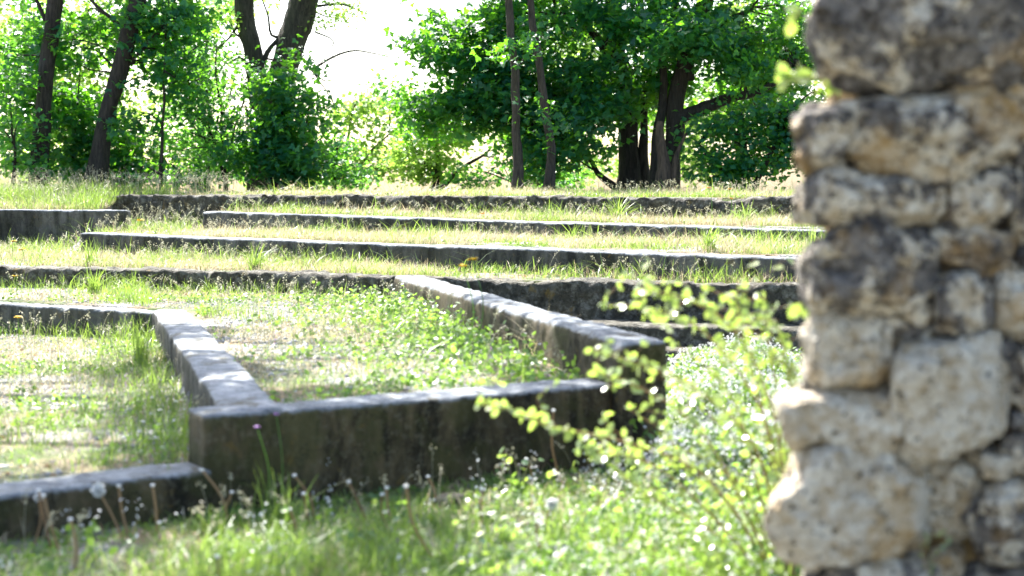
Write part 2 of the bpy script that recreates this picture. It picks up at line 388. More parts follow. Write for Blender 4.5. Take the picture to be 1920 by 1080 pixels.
e = wall('terrace_wall', 'diagonal wall with rounded top, ending in a mossy squared block', (Ep[0], Ep[1]), (Eq[0] + .03, Eq[1] - .06), -.3, .70, .72, off=0, group=WG, seed=5, mat='concrete', r=.045, rough=.009)
wall('terrace_wall', 'longest cracked wall of rough masonry, dropping behind the diagonal wall', FGp, FGq, -.3, .685, .685, thick=.32, group=WG, seed=6, rough=.022, chunk=.022, mat='rubble', wav=.03)
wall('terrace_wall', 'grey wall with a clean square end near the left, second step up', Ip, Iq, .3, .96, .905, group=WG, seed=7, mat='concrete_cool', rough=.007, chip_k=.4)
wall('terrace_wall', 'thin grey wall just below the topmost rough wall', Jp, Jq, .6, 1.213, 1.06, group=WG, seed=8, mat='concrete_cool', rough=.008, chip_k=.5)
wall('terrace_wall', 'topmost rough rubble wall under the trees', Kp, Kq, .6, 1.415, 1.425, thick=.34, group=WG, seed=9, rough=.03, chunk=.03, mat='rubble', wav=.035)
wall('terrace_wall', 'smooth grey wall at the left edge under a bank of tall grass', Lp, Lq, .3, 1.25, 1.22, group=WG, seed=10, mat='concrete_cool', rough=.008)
wall('stone_step', 'upper flat ledge at the foot of the rough wall, behind the block end', (.6, 12.85), (3.2, 11.85), -.2, .345, .345, thick=.5, seed=11, mat='rubble', chip_k=.5, cat='step', group='ledges under the rough wall')
wall('stone_step', 'lower flat ledge between the block end and the bush', (.6, 12.42), (3.0, 11.5), -.2, .17, .17, thick=.4, seed=12, mat='rubble', chip_k=.5, cat='step', group='ledges under the rough wall')

# ------------------------------------------------------------------ rubble wall at the right
rw = tag(empty('rubble_wall', (1.2, 4.6, 0)), 'close up end of a tall pitted limestone rubble wall', 'wall')
RD = 4.35
def sphere_grid(k=26):
    V = []; Q = []; n0 = 0
    s = np.linspace(-1, 1, k + 1); A, B = np.meshgrid(s, s, indexing='ij'); A = A.ravel(); B = B.ravel(); O = np.ones_like(A)
    for f in ((A, B, O), (B, A, -O), (O, A, B), (-O, B, A), (B, O, A), (A, -O, B)):
        V.append(np.stack(f, 1)); kk = (np.arange(k)[:, None] * (k + 1) + np.arange(k)[None]).ravel() + n0
        Q.append(np.stack([kk, kk + k + 1, kk + k + 2, kk + 1], 1)); n0 += len(A)
    V = np.concatenate(V); Q = np.concatenate(Q)
    key = np.round(V * 1e5).astype(np.int64); _, idx, inv = np.unique(key, axis=0, return_index=True, return_inverse=True)
    return V[idx], inv.ravel()[Q]
SV, SQ = sphere_grid(40)
def stone(x0, y0, x1, y1, tone=.5, fwd=0., seed=0, rot=0., dep=.2):
    a = PD(x0, y0, RD); b = PD(x1, y1, RD); c = (a + b) / 2; hx = (b.x - a.x) / 2 * 1.07; hz = (a.z - b.z) / 2 * 1.09
    e_ = 2.8; n = np.power((np.abs(SV) ** e_).sum(1), 1 / e_)[:, None]; V = SV / n
    V = V * np.array([hx, dep, hz])
    V += vec_noise(V + seed * 3.1, 5, seed, 2) * min(hx, hz) * .42
    V += vec_noise(V + seed, 11, seed + 3, 4) * .03
    q_ = np.round(V / .045) * .045; V = V * .72 + q_ * .28
    d1, d2 = worley(V + seed, 16, seed); V *= (1 - .05 * np.clip(.45 - d1, 0, 1))[:, None]
    ca, sa = math.cos(rot), math.sin(rot); V = np.stack([V[:, 0] * ca - V[:, 2] * sa, V[:, 1], V[:, 0] * sa + V[:, 2] * ca], 1)
    V[:, 0] += (V[:, 1] + dep) * .28 + .012
    W = V + np.array([c.x, RD + dep - .03 - fwd, c.z]) - np.array([1.2, 4.6, 0])
    o = mesh_np('stone', W, SQ, M['limestone'], rw, np.full(len(W), tone), smooth=True); return o
stones = [(1528, -60, 1925, 163, .44, .05, 0), (1560, 150, 1898, 322, .5, .03, .02), (1484, 200, 1600, 322, .47, .0, .08),
 (1474, 316, 1772, 432, .5, .01, -.02), (1762, 318, 1905, 428, .5, -.03, 0), (1470, 426, 1742, 588, .46, .04, .04),
 (1735, 424, 1905, 512, .46, -.05, 0), (1738, 500, 1868, 640, .5, -.02, .1), (1600, 580, 1760, 660, .5, -.07, 0), (1494, 588, 1668, 745, .66, .01, .02),
 (1655, 640, 1868, 872, .64, .04, -.1), (1452, 736, 1720, 862, .6, .02, .06), (1438, 840, 1702, 1066, .6, .06, -.04), (1690, 872, 1850, 1060, .6, -.09, 0),
 (1822, 905, 1960, 1066, .5, -.01, .1), (1500, 1055, 1790, 1230, .5, .0, 0), (1770, 1060, 1990, 1240, .45, -.02, 0), (1460, 1190, 1700, 1380, .5, .05, 0), (1690, 1215, 1960, 1385, .45, .03, 0),
 (1893, 60, 2120, 190, .4, -.04, 0), (1888, 195, 2090, 330, .4, -.06, 0), (1885, 322, 2060, 470, .45, -.05, 0), (1860, 500, 2080, 640, .5, -.05, 0), (1862, 632, 2070, 790, .5, -.05, 0),
 (1858, 780, 2090, 915, .45, -.04, 0), (1940, -150, 2250, 70, .4, .02, 0), (1945, 905, 2150, 1080, .5, .0, 0), (2060, 330, 2260, 500, .5, .0, 0), (2080, 500, 2270, 700, .5, .02, 0), (2065, 700, 2260, 900, .5, 0, 0), (2085, 180, 2260, 335, .5, 0, 0), (1560, -260, 1900, -55, .4, .02, 0), (1880, -330, 2200, -140, .4, 0, 0), (1950, 1075, 2230, 1380, .5, .02, 0), (2140, 895, 2300, 1090, .5, 0, 0)]
for k, (x0, y0, x1, y1, tn, fw, rt) in enumerate(stones): stone(x0, y0, x1, y1, tn, fw, k + 1, rt)
for k, (cx_, cy_, sz) in enumerate(((1720, 590, 34), (1870, 500, 34), (1880, 660, 30), (1712, 862, 34), (1860, 880, 34), (1815, 900, 30), (1890, 340, 30), (1900, 180, 34), (1905, 800, 30), (1960, 480, 34), (1780, 1075, 34))):
    stone(cx_ - sz * random.uniform(.8, 1.4), cy_ - sz * .8, cx_ + sz * random.uniform(.8, 1.3), cy_ + sz * .8, random.uniform(.4, .65), -.06, 70 + k, random.uniform(-.4, .4), .12)
# hidden second leaf of the wall so that it has thickness from the side
for k, (z0, z1) in enumerate(((0, .3), (.28, .56), (.55, .85), (.84, 1.1), (1.08, 1.4), (1.38, 1.66), (1.64, 1.95), (1.93, 2.25))):
    hx = .33; zc = (z0 + z1) / 2; RDb = 4.95
    V = SV / np.power((np.abs(SV) ** 4.5).sum(1), 1 / 4.5)[:, None] * np.array([.3, .2, (z1 - z0) / 2 * 1.05])
    V += vec_noise(V + k * 2.3, 5, 60 + k, 2) * .03
    V = V + np.array([1.47 + random.uniform(-.03, .03), 5.0, zc]) - np.array([1.2, 4.6, 0])
    mesh_np('stone', V, SQ, M['limestone'], rw, np.full(len(V), .5), smooth=True)
a = PD(1535, 0, RD); co = wall('core', None, (a.x + .16, RD + .17), (3.1, RD + .17), -.2, 2.35, 2.35, thick=.5, rough=.05, seed=30, mat='mortar', parent=rw)
co.matrix_parent_inverse = Matrix.Translation((-1.2, -4.6, 0))

# ------------------------------------------------------------------ leaves
KITE = (np.array([[0, 0, 0], [.5, .42, .05], [0, 1, -.06], [-.5, .42, .05]]) - [0, 0, 0], np.array([[0, 1, 2, 3]]))
def _maple():
    V = []; Q = []; n = 0
    for ang, ln, wd in ((0, 1, .34), (62, .8, .3), (-62, .8, .3)):
        c, s = math.cos(math.radians(ang)), math.sin(math.radians(ang))
        for x, y, z in ((0, 0, 0), (wd, ln * .5, .06), (0, ln, -.08), (-wd, ln * .5, .06)): V.append((x * c + y * s, -x * s + y * c, z))
        Q.append((n, n + 1, n + 2, n + 3)); n += 4
    return np.array(V), np.array(Q)
MAPLE = _maple()
OVAL = (np.array([[0, 0, 0], [.3, .3, .07], [.3, .7, .05], [0, 1, -.03], [-.3, .7, .05], [-.3, .3, .07]]), np.array([[0, 1, 2, 3], [0, 3, 4, 5]]))
def norm(a): return a / (np.linalg.norm(a, axis=1)[:, None] + 1e-9)
def leaves(Cn, size, tmpl, nrm_mean=(0, 0, 1), nspread=.6, dirs=None, tint=None, rng=RNG):
    n = len(Cn); TV, TF = tmpl
    N = norm(np.asarray(nrm_mean, float) + rng.normal(0, nspread, (n, 3)))
    D = rng.normal(0, 1, (n, 3)) if dirs is None else dirs + rng.normal(0, .35, (n, 3))
    D = norm(D - N * (D * N).sum(1)[:, None]); B = np.cross(D, N)
    s = size * rng.uniform(.6, 1.3, n)
    V = Cn[:, None] + s[:, None, None] * (TV[None, :, 0:1] * B[:, None] + TV[None, :, 1:2] * D[:, None] + TV[None, :, 2:3] * N[:, None])
    k = len(TV); Q = (np.arange(n)[:, None, None] * k + TF[None]).reshape(-1, TF.shape[1])
    t = rng.uniform(0, 1, n) if tint is None else np.clip(tint + rng.normal(0, .18, n), 0, 1)
    return V.reshape(-1, 3), Q, np.repeat(t, k)

DENS = .47
TREEG = 'trees behind the terraces'
SH = .8
def tree(name, label, depth, trunks, blobs, mat='maple', bark='bark', leaf=.13, tmpl=MAPLE, dens=1., cl=.5, seed=0, cat='tree', group=TREEG, twigs=(), base_z=None, flat=.45, per=120, dpt=None):
    """trunks: lists of (px,py,radius[,dy]); blobs: (px,py,rx_px,ry_px,depth_offset,amount)"""
    rng = np.random.default_rng(seed); b0 = PD(trunks[0][0][0], trunks[0][0][1], depth); bz = float(level(b0.x, depth)) - .1
    root = tag(empty(name, (b0.x, depth, bz)), label, cat, group)
    loc = np.array([b0.x, depth, bz]); A = Acc(); nodes = []
    for k, tr in enumerate(trunks):
        ctrl = []
        for j, t in enumerate(tr):
            dy = t[3] if len(t) > 3 else 0; P = PD(t[0], t[1], depth + dy); ctrl.append((P.x, P.y, P.z, t[2]))
        if k == 0 or tr[0][1] > 335:
            c0 = ctrl[0]; ctrl = [(c0[0], c0[1], bz, c0[3] * 1.35)] + ctrl[1:]
        L = sum(math.dist(ctrl[i][:3], ctrl[i + 1][:3]) for i in range(len(ctrl) - 1))
        pts = curve_pts(ctrl, max(4, int(L / .12)), .05 if ctrl[0][3] < .2 else .03, seed + k)
        big = pts[:, 3].max() > .05
        V, Q = tube(pts[:, :3] - loc, np.maximum(pts[:, 3], .004), 12 if big else 6, .25 if big else 0, seed + k); A.add(V, Q)
        nodes.append(pts[:, :3])
    nodes = np.concatenate(nodes)
    LV = []; LQ = []; LT = []; n0 = 0
    for (px, py, rx, ry, dy, am) in blobs:
        P = PD(px, py, depth + dy); ax = rx / F * depth; az = ry / F * depth; ay = (min(ax, 1.3) if ax < 1.6 else ax * .6) if dpt is None else dpt
        ncl = max(1, int(am * DENS * 16 * ax * az / (cl * cl)))
        d = norm(rng.normal(0, 1, (ncl, 3))) * (rng.uniform(0, 1, (ncl, 1)) ** .45)
        Cc = np.array(P) + d * np.array([ax, ay, az])
        gap = fbm(Cc, .9, seed + 5, 2); Cc = Cc[gap > -.35]
        for c in Cc:
            nl = int(per * dens * rng.uniform(.5, 1.3)); tilt = norm(rng.normal(0, .25, (1, 3)) + np.array([[0, 0, 1]]))[0]
            q = rng.normal(0, 1, (nl, 3)) * np.array([cl, cl, cl * flat]) * .55; q[:, 2] -= (q[:, 0] * tilt[0] + q[:, 1] * tilt[1])
            q += c
            q = q[q[:, 2] > bz + .12]
            if not len(q): continue
            out = norm((q - c) * np.array([1, 1, .3])); out[:, 2] -= .5
            V, Q, Tn = leaves(q, leaf, tmpl, (0, -.15, .8), .5, out, rng.uniform(.2, .8), rng)
            LV.append(V - loc); LQ.append(Q + n0); LT.append(Tn); n0 += len(V)
        for c in Cc[rng.uniform(0, 1, len(Cc)) < .45]:
            low = nodes[nodes[:, 2] < c[2] + .1]; low = low if len(low) else nodes
            j = low[np.argmin(np.linalg.norm(low - c, axis=1))]
            if np.linalg.norm(j - c) > 3.2: continue
            mid = (j + c) / 2 + rng.normal(0, .12, 3) + np.array([0, 0, .1])
            pts = curve_pts([j, mid, c], 8, .06, seed)
            V, Q = tube(pts - loc, np.linspace(.022, .006, 8), 5); A.add(V, Q)
    for tw in twigs:
        ctrl = [tuple(PD(t[0], t[1], depth + (t[3] if len(t) > 3 else 0))) + (t[2],) for t in tw]
        pts = curve_pts(ctrl, 30, .03, seed); V, Q = tube(pts[:, :3] - loc, pts[:, 3], 6); A.add(V, Q)
    A.build('trunk', M[bark], root, smooth=True)
    if LV: mesh_np('crown', np.concatenate(LV), np.concatenate(LQ), M[mat], root, np.concatenate(LT))
    return root
NL = 0
tree('slim_tree', 'slim tree at the far left with an upright trunk among saplings', 27.2, [[(72, 345, .17), (78, 230, .16), (92, 90, .15), (108, -60, .14), (120, -260, .1)], [(95, 60, .05), (60, -20, .03), (20, -90, .02)]],
     [(50, 90, 90, 110, 1.2, .6), (50, 190, 100, 70, 1.2, .6), (40, 300, 80, 55, 1., .5), (110, -140, 180, 130, 1, .5)], seed=11, leaf=.12, mat='maple2')
tree('leaning_tree', 'tree whose brown trunk leans to the right at the left side', 27, [[(172, 345, .19), (195, 250, .17), (225, 130, .155), (258, -10, .15), (300, -220, .1)], [(220, 140, .04), (300, 60, .03), (340, -30, .02)], [(240, 60, .04), (170, 0, .03), (130, -60, .02)]],
     [(150, 70, 80, 70, 1., .6), (310, 110, 90, 90, .8, .5), (330, 30, 90, 60, .5, .45), (240, -160, 170, 120, .5, .5)], seed=12, leaf=.115)
tree('maple_sapling', 'dense dark maple sapling behind the leaning trunk', 28.5, [[(130, 345, .03), (140, 260, .025), (150, 160, .015), (155, 90, .008)], [(240, 345, .025), (235, 250, .02), (215, 150, .012)]],
     [(125, 240, 60, 75, 0, .8), (235, 285, 75, 52, 0, .75), (180, 315, 120, 35, .2, .7), (130, 170, 45, 40, .6, .7)], seed=13, leaf=.11, cat='sapling', group='saplings and bushes under the trees')
tree('maple_sapling', 'tall open sapling with a straight thin stem between the trunks', 27, [[(300, 345, .035), (303, 250, .03), (310, 130, .022), (315, 0, .015), (318, -60, .01)]],
     [(310, 70, 60, 70, 0, .6), (310, 200, 70, 80, 0, .75), (320, 300, 75, 50, 0, .9), (330, 150, 35, 40, 0, .6)], seed=14, leaf=.1, mat='maple', cat='sapling', group='saplings and bushes under the trees')
tree('thicket_bush', 'airy bush with many thin bare stems and tiny leaves', 28, [[(425, 350, .04), (420, 280, .03), (410, 180, .02), (405, 80, .01)], [(425, 340, .03), (400, 260, .02), (365, 180, .015), (340, 110, .008)], [(425, 330, .03), (440, 240, .02), (470, 150, .01)], [(418, 300, .02), (380, 230, .015), (350, 200, .008)]],
     [(400, 180, 75, 100, 0, .45), (380, 290, 70, 50, 0, .7), (360, 110, 60, 60, .3, .35), (430, 300, 45, 45, 0, .6)], seed=15, leaf=.06, tmpl=KITE, cl=.4, mat='maple2', cat='bush', group='saplings and bushes under the trees', per=110)
tree('forked_tree', 'old forked tree with crooked bare branches, left of the sky gap', 30, [[(492, 345, .28), (495, 270, .26), (488, 180, .23), (478, 110, .2), (462, 40, .19), (452, -60, .18), (440, -250, .12)],
     [(505, 240, .28), (522, 160, .28), (545, 80, .3), (568, 10, .3), (590, -100, .28), (600, -280, .2)], [(488, 125, .06), (515, 85, .05), (548, 52, .05)], [(482, 95, .05), (460, 45, .04), (425, 75, .02), (395, 100, .01)], [(552, 60, .05), (510, 70, .03), (500, 25, .02), (480, -20, .01)]],
     [(640, 15, 55, 30, 0, .55), (560, -140, 210, 110, 0, .45), (425, 40, 45, 45, 0, .35), (480, 20, 60, 30, 1, .25)], seed=16, leaf=.07, tmpl=KITE, mat='lime', bark='bark_grey', cl=.4,
     twigs=[[(588, 130, .03), (625, 108, .025), (665, 94, .02), (700, 98, .014), (745, 107, .01), (775, 88, .004)], [(590, 60, .02), (625, 78, .014), (620, 100, .01), (650, 130, .004)], [(590, 140, .02), (612, 152, .012), (640, 140, .004)], [(595, 12, .03), (640, 8, .02), (690, 25, .006)],
            [(560, 100, .02), (610, 170, .012), (640, 220, .005)], [(470, 80, .03), (440, 60, .02), (430, 20, .012), (410, -10, .006)], [(486, 150, .03), (455, 110, .02), (425, 120, .008)], [(530, 120, .03), (500, 110, .02), (470, 130, .01), (455, 170, .005)]])
tree('leafy_bush', 'big dense bush under the forked tree, dark below and bright on top', 27.5, [[(520, 350, .05), (525, 260, .035), (530, 150, .02)], [(520, 350, .04), (480, 260, .03), (460, 200, .015)], [(525, 340, .03), (570, 250, .02), (585, 180, .01)]],
     [(530, 160, 62, 60, 0, .75), (500, 250, 85, 60, 0, .85), (550, 280, 65, 60, 0, .8), (520, 318, 90, 35, 0, .9), (578, 200, 35, 60, .2, .7)], seed=17, leaf=.11, mat='maple', cat='bush', group='saplings and bushes under the trees')
tree('sunlit_bush', 'bright sunlit bush directly below the sky gap', 34, [[(640, 345, .05), (650, 280, .04), (660, 210, .02)], [(640, 345, .04), (690, 290, .03), (730, 250, .015)]],
     [(650, 240, 45, 45, 0, .6), (640, 310, 65, 40, 0, .8), (720, 300, 75, 45, 0, .7), (700, 215, 60, 35, .5, .5)], seed=18, leaf=.12, tmpl=KITE, mat='lime', cl=.5, cat='bush', group='saplings and bushes under the trees')
tree('sunlit_bush', 'yellow green bush with a low arching branch, left of the two slim trunks', 32, [[(815, 345, .07), (822, 290, .05), (810, 220, .03)], [(815, 345, .05), (860, 318, .04), (905, 292, .03), (925, 275, .02)], [(815, 335, .03), (780, 280, .02), (760, 240, .01)]],
     [(800, 230, 85, 45, 0, .6), (780, 310, 70, 38, 0, .9), (860, 240, 60, 50, 0, .5), (850, 325, 60, 20, .4, .7), (900, 300, 40, 25, 1, .3)], seed=19, leaf=.11, tmpl=KITE, mat='lime', cl=.45, cat='bush', group='saplings and bushes under the trees',
     twigs=[[(905, 292, .02), (935, 300, .015), (960, 345, .01)], [(860, 318, .02), (880, 345, .015)]])
tree('slim_tree', 'straight slender trunk, the left one of the slim pair', 24.5, [[(968, 352, .085), (970, 270, .08), (966, 160, .072), (958, 60, .065), (955, -60, .06), (950, -200, .05)], [(966, 130, .02), (985, 100, .012), (1010, 60, .006)]],
     [(940, -110, 110, 70, 0, .4), (965, 90, 45, 30, -.6, .25)], seed=20, bark='bark_grey', leaf=.1)
tree('slim_tree', 'slightly curved slender trunk, the right one of the slim pair', 24.8, [[(1030, 352, .085), (1034, 290, .08), (1020, 200, .07), (1008, 110, .065), (995, 20, .06), (988, -120, .06)], [(1012, 130, .02), (1000, 100, .012), (985, 90, .006)]],
     [(1000, -140, 110, 70, 0, .4), (1015, 200, 40, 30, -.6, .25)], seed=21, bark='bark_grey', leaf=.1)
tree('broad_maple', 'big dark maple with a thick trunk and spreading crown', 28, [[(1178, 350, .23), (1180, 290, .21), (1172, 200, .19), (1155, 90, .18), (1150, 0, .17), (1150, -200, .15)], [(1165, 150, .12), (1120, 70, .09), (1060, 25, .06), (1000, 25, .03)],
     [(1175, 230, .1), (1080, 190, .06), (960, 170, .04), (850, 180, .02)], [(1210, 345, .1), (1208, 260, .09), (1212, 160, .07)], [(1178, 350, .08), (1125, 330, .06), (1105, 295, .04), (1060, 260, .02)]],
     [(860, 90, 75, 60, -.3, 1.1), (830, 205, 75, 42, 0, 1.15), (930, 150, 80, 60, -.5, 1.2), (910, 225, 80, 38, -.4, 1.2), (1050, 80, 110, 80, -.4, 1.1), (1080, 190, 110, 60, -.8, 1.1), (1060, 280, 70, 38, -.4, 1.), (1000, 305, 60, 40, -.3, .8), (930, 30, 100, 45, .3, 1.1),
      (1190, 60, 100, 70, -.8, .8), (1120, 150, 60, 55, -1.2, 1.), (1200, 170, 80, 55, 1.2, 1.), (1100, -120, 330, 110, 0, .7), (1110, 250, 45, 60, -1, .8), (1020, 200, 100, 50, .6, .9)], seed=22, dens=1., leaf=.115, cl=.5)
tree('old_maple', 'old maple with a long bough reaching right and a peeled stump beside it', 27, [[(1256, 350, .15), (1262, 270, .17), (1270, 190, .16), (1285, 110, .15), (1320, 10, .14), (1360, -120, .12)], [(1268, 225, .14), (1310, 205, .12), (1360, 185, .1), (1420, 172, .07), (1500, 130, .05)],
     [(1290, 100, .1), (1345, 50, .07), (1410, 15, .04)], [(1225, 345, .1), (1232, 260, .1), (1245, 190, .08), (1238, 60, .06), (1250, -60, .05)], [(1290, 150, .1), (1285, 60, .08), (1265, 0, .06)]],
     [(1270, 50, 90, 60, -1, 1.1), (1370, 80, 90, 60, 0, 1.), (1340, 150, 80, 40, -.4, 1.), (1250, 150, 55, 50, .8, 1.), (1240, 60, 60, 50, 1, .9), (1470, 50, 50, 60, .8, .9), (1500, 130, 60, 50, 1, .9), (1400, 200, 90, 40, 1, .9), (1380, -80, 200, 90, 0, .7), (1420, 130, 60, 40, 1.5, .9)], seed=23, leaf=.112, cl=.5, dens=1.15)
st = tree('tree_stump', 'pale peeled broken stump standing in front of the old maple', 25.5, [[(1240, 355, .13), (1243, 310, .115), (1241, 275, .1), (1238, 240, .07), (1239, 226, .05)], [(1262, 350, .08), (1268, 300, .05), (1290, 250, .02)]], [], seed=24, bark='bark_raw', cat='stump')
tree('leafy_bush', 'wide dark green bush right of the old maple, beside the stone wall', 26, [[(1400, 345, .06), (1395, 270, .04), (1390, 210, .02)], [(1400, 345, .05), (1460, 260, .03), (1480, 210, .02)], [(1400, 340, .04), (1340, 300, .03), (1310, 270, .02)]],
     [(1400, 240, 90, 50, 0, 1.1), (1380, 300, 95, 42, 0, 1.2), (1470, 270, 60, 75, .3, 1.2), (1340, 310, 60, 35, .4, .7), (1530, 240, 50, 80, .3, 1.1)], seed=25, leaf=.11, tmpl=KITE, mat='maple', cat='bush', group='saplings and bushes under the trees', cl=.5)
for k, (lab, px, dp, bl, mt) in enumerate((('low dark sapling at the very left edge', 20, 26.5, [(15, 270, 50, 75, 0, .6), (40, 320, 60, 30, 0, .6), (10, 150, 45, 60, 0, .6)], 'maple'),
        ('feathery young tree filling the space left of the forked tree', 385, 31, [(350, 60, 80, 70, 0, .7), (400, 160, 70, 70, 0, .7), (370, 250, 90, 50, 0, .8), (420, 315, 90, 35, 0, .9), (250, 40, 60, 60, 0, .5)], 'maple2'),
        ('young tree with yellowish leaves between the two leaning trunks', 130, 31, [(130, 120, 90, 90, 0, .7), (60, 40, 80, 60, 0, .6), (190, 220, 90, 70, 0, .8), (100, 310, 120, 40, 0, .9), (200, 30, 60, 60, 0, .6)], 'lime'),
        ('loose green bush at the right foot of the big dense bush', 625, 29, [(620, 280, 50, 40, 0, .8), (650, 325, 80, 25, 0, 1.), (610, 220, 30, 35, 0, .5)], 'maple2'),
        ('green sapling behind the slim pair of trunks', 960, 31, [(920, 330, 60, 20, 0, .9), (990, 290, 60, 50, 0, .8), (740, 180, 45, 35, 0, .6), (1060, 330, 60, 20, 0, 1.)], 'maple2'))):
    tree('young_tree', lab, dp, [[(px, 345, .05), (px + 8, 250, .04), (px + 2, 140, .03), (px + 6, 40, .015)], [(px + 4, 290, .03), (px + 40, 200, .02), (px + 60, 120, .01)], [(px + 4, 270, .03), (px - 40, 200, .02), (px - 50, 110, .01)]] if px not in (20, 625, 960) else [[(px, 345, .04), (px + 5, 310, .03), (px + 8, 270, .02)]], bl, mat=mt, leaf=.1, tmpl=KITE, cl=.45, seed=60 + k, per=100)
# farther trees whose sunlit leaves glow between the near ones
for k, (lab, px, bl) in enumerate((('pale far tree glimpsed behind the left trunks', 40, [(30, 60, 150, 120, 0, .35), (80, 230, 160, 80, 0, .45), (-60, -80, 180, 90, 0, .35)]),
        ('pale far tree behind the airy bush', 370, [(330, 120, 130, 110, 0, .35), (400, 280, 130, 60, 0, .4), (380, 0, 140, 60, 0, .3)]),
        ('bright far tree showing through the crown of the big maple', 1010, [(1050, 90, 160, 110, 0, .5), (980, 220, 130, 70, 0, .5), (1080, 315, 120, 30, 0, .5)]),
        ('bright far tree showing through the old maple', 1380, [(1380, 100, 140, 100, 0, .6), (1300, 230, 130, 80, 0, .55), (1450, 200, 130, 90, 0, .6), (1330, 320, 100, 25, 0, .4)]))):
    tree('far_tree', lab, 38 + k, [[(px, 345, .12), (px + 10, 200, .1), (px + 5, 60, .07), (px, -80, .04)]], bl, mat='lime', leaf=.17, tmpl=KITE, cl=.7, seed=40 + k, dens=.9)
# a tree outside the frame on the left: its overhanging boughs (above the frame) throw the bands of shade over the beds
def WX(x, y, z): r_ = Vector((x, y, z - EYE)); r_.rotate(Matrix.Rotation(PITCH, 3, 'X')); return 960 + F * r_.x / r_.y, 540 - F * r_.z / r_.y
def wx(x, y, z, r_=None): a_, b_ = WX(x, y, z); return (a_, b_) if r_ is None else (a_, b_, r_, y - 14.5)
def bb(x, y, z, rx, rz, am): a_, b_ = WX(x, y, z); return (a_, b_, rx * F / 14.5, rz * F / 14.5, y - 14.5, am)
tree('overhanging_tree', 'tree standing out of the frame on the left with boughs reaching over the beds', 14.5, [[wx(-9.2, 14.5, .4, .2), wx(-9.1, 14.5, 3, .18), wx(-8.8, 14.4, 6, .14), wx(-8.4, 14.3, 8.5, .06)], [wx(-9, 14.5, 4, .12), wx(-7, 14.4, 6.2, .09), wx(-4.5, 14.4, 6.9, .07), wx(-1, 14.8, 7.2, .03)],
     [wx(-8.8, 14.4, 5.5, .1), wx(-6, 13, 6.6, .07), wx(-3.5, 12.2, 6.7, .03)], [wx(-8.9, 14.4, 5.2, .1), wx(-6.6, 11.8, 6.5, .06), wx(-3.2, 10.6, 6.6, .02)], [wx(-7, 14.4, 6.2, .06), wx(-5, 15.5, 7.2, .05), wx(-2.4, 16, 7.4, .02)]],
     [bb(-3.7, 12., 6.6, .45, .3, 1.6), bb(-4.2, 13.8, 6.8, .45, .3, 1.6), bb(-4.9, 15.8, 7., .5, .3, 1.3), bb(-2.9, 12., 6.7, .6, .3, 1.1), bb(-1.7, 13.2, 7., .5, .3, 1.2), bb(-2.3, 15.4, 7.2, .5, .3, 1.2), bb(-4.6, 11., 6.6, .9, .35, 1.2), bb(-6., 12.4, 6.6, .8, .35, .3), bb(-3., 10.4, 6.6, .5, .3, .7), bb(-8.8, 14.4, 8, 1.2, 1.2, .3)], seed=31, leaf=.11, tmpl=KITE, cl=.34, dens=1., flat=.3, per=80, dpt=.8)

# ------------------------------------------------------------------ grass and ground cover (uncountable)
def in_view(x, y, z, mx=80, top=0):
    px = 960 + F * x / y; py = HOR + F * (EYE - z) / y
    return (px > -mx) & (px < 1920 + mx) & (py < 1150)
def blades(n, x, y, length, width, lean=.5, seed=0, segs=3, z=None):
    rng = np.random.default_rng(seed); z = level(x, y) if z is None else z
    ang = rng.uniform(0, 2 * PI, n); ln = length * rng.uniform(.5, 1.25, n); ld = np.stack([np.cos(ang), np.sin(ang)], 1); le = lean * rng.uniform(.1, 1.4, n)
    wa = ang + PI / 2 + rng.normal(0, .5, n); wd = np.stack([np.cos(wa), np.sin(wa)], 1) * width[:, None] if np.ndim(width) else np.stack([np.cos(wa), np.sin(wa)], 1) * width
    V = np.zeros((n, (segs + 1) * 2, 3))
    for k in range(segs + 1):
        t = k / segs; off = ld * (ln * le * t ** 1.8)[:, None]; zz = z - .01 + ln * t * (1 - .28 * le * t)
        ww = wd * (1 - t ** 1.6 * .85)
        V[:, 2 * k, :2] = np.stack([x, y], 1) + off - ww; V[:, 2 * k + 1, :2] = np.stack([x, y], 1) + off + ww
        V[:, 2 * k, 2] = zz; V[:, 2 * k + 1, 2] = zz
    b = np.arange(n)[:, None] * (segs + 1) * 2; q = np.array([[2 * k, 2 * k + 1, 2 * k + 3, 2 * k + 2] for k in range(segs)])
    Q = (b[:, :, None] + q[None]).reshape(-1, 4)
    return V.reshape(-1, 3), Q, np.repeat(rng.uniform(0, 1, n), (segs + 1) * 2)
def wall_free(x, y):
    ok = np.ones(len(x), bool)
    for (p, q, th) in ((Kp, Kq, .34), (Jp, Jq, T), (Ip, Iq, T), (FGp, FGq, .32), (Cp, Cq, T), (Dp, Dq, T), (Ap, Aq, T), (Ep, Eq, T), (Lp, Lq, T)):
        p = np.array(p); q = np.array(q); L = np.linalg.norm(q - p); u = (q - p) / L; s = (x - p[0]) * u[0] + (y - p[1]) * u[1]; t = -(x - p[0]) * u[1] + (y - p[1]) * u[0]
        ok &= ~((s > -.02) & (s < L + .02) & (t > -.03) & (t < th + .02))
    p = np.array(Bp); q = np.array(Bq); L = np.linalg.norm(q - p); u = (q - p) / L; s = (x - p[0]) * u[0] + (y - p[1]) * u[1]; t = -(x - p[0]) * u[1] + (y - p[1]) * u[0]
    ok &= ~((s > 0) & (s < L) & (t > -.38) & (t < -.07))
    ok &= ~((x > .85) & (x < 2.2) & (y > 11.7) & (y < 13))
    return ok
def scatter(n, x0, x1, y0, y1, dens_f=None, seed=0):
    rng = np.random.default_rng(seed); x = rng.uniform(x0, x1, n); y = rng.uniform(y0, y1, n)
    z = level(x, y); k = in_view(x, y, z) & wall_free(x, y)
    if dens_f is not None: k &= rng.uniform(0, 1, n) < dens_f(x, y, z)
    return x[k], y[k]
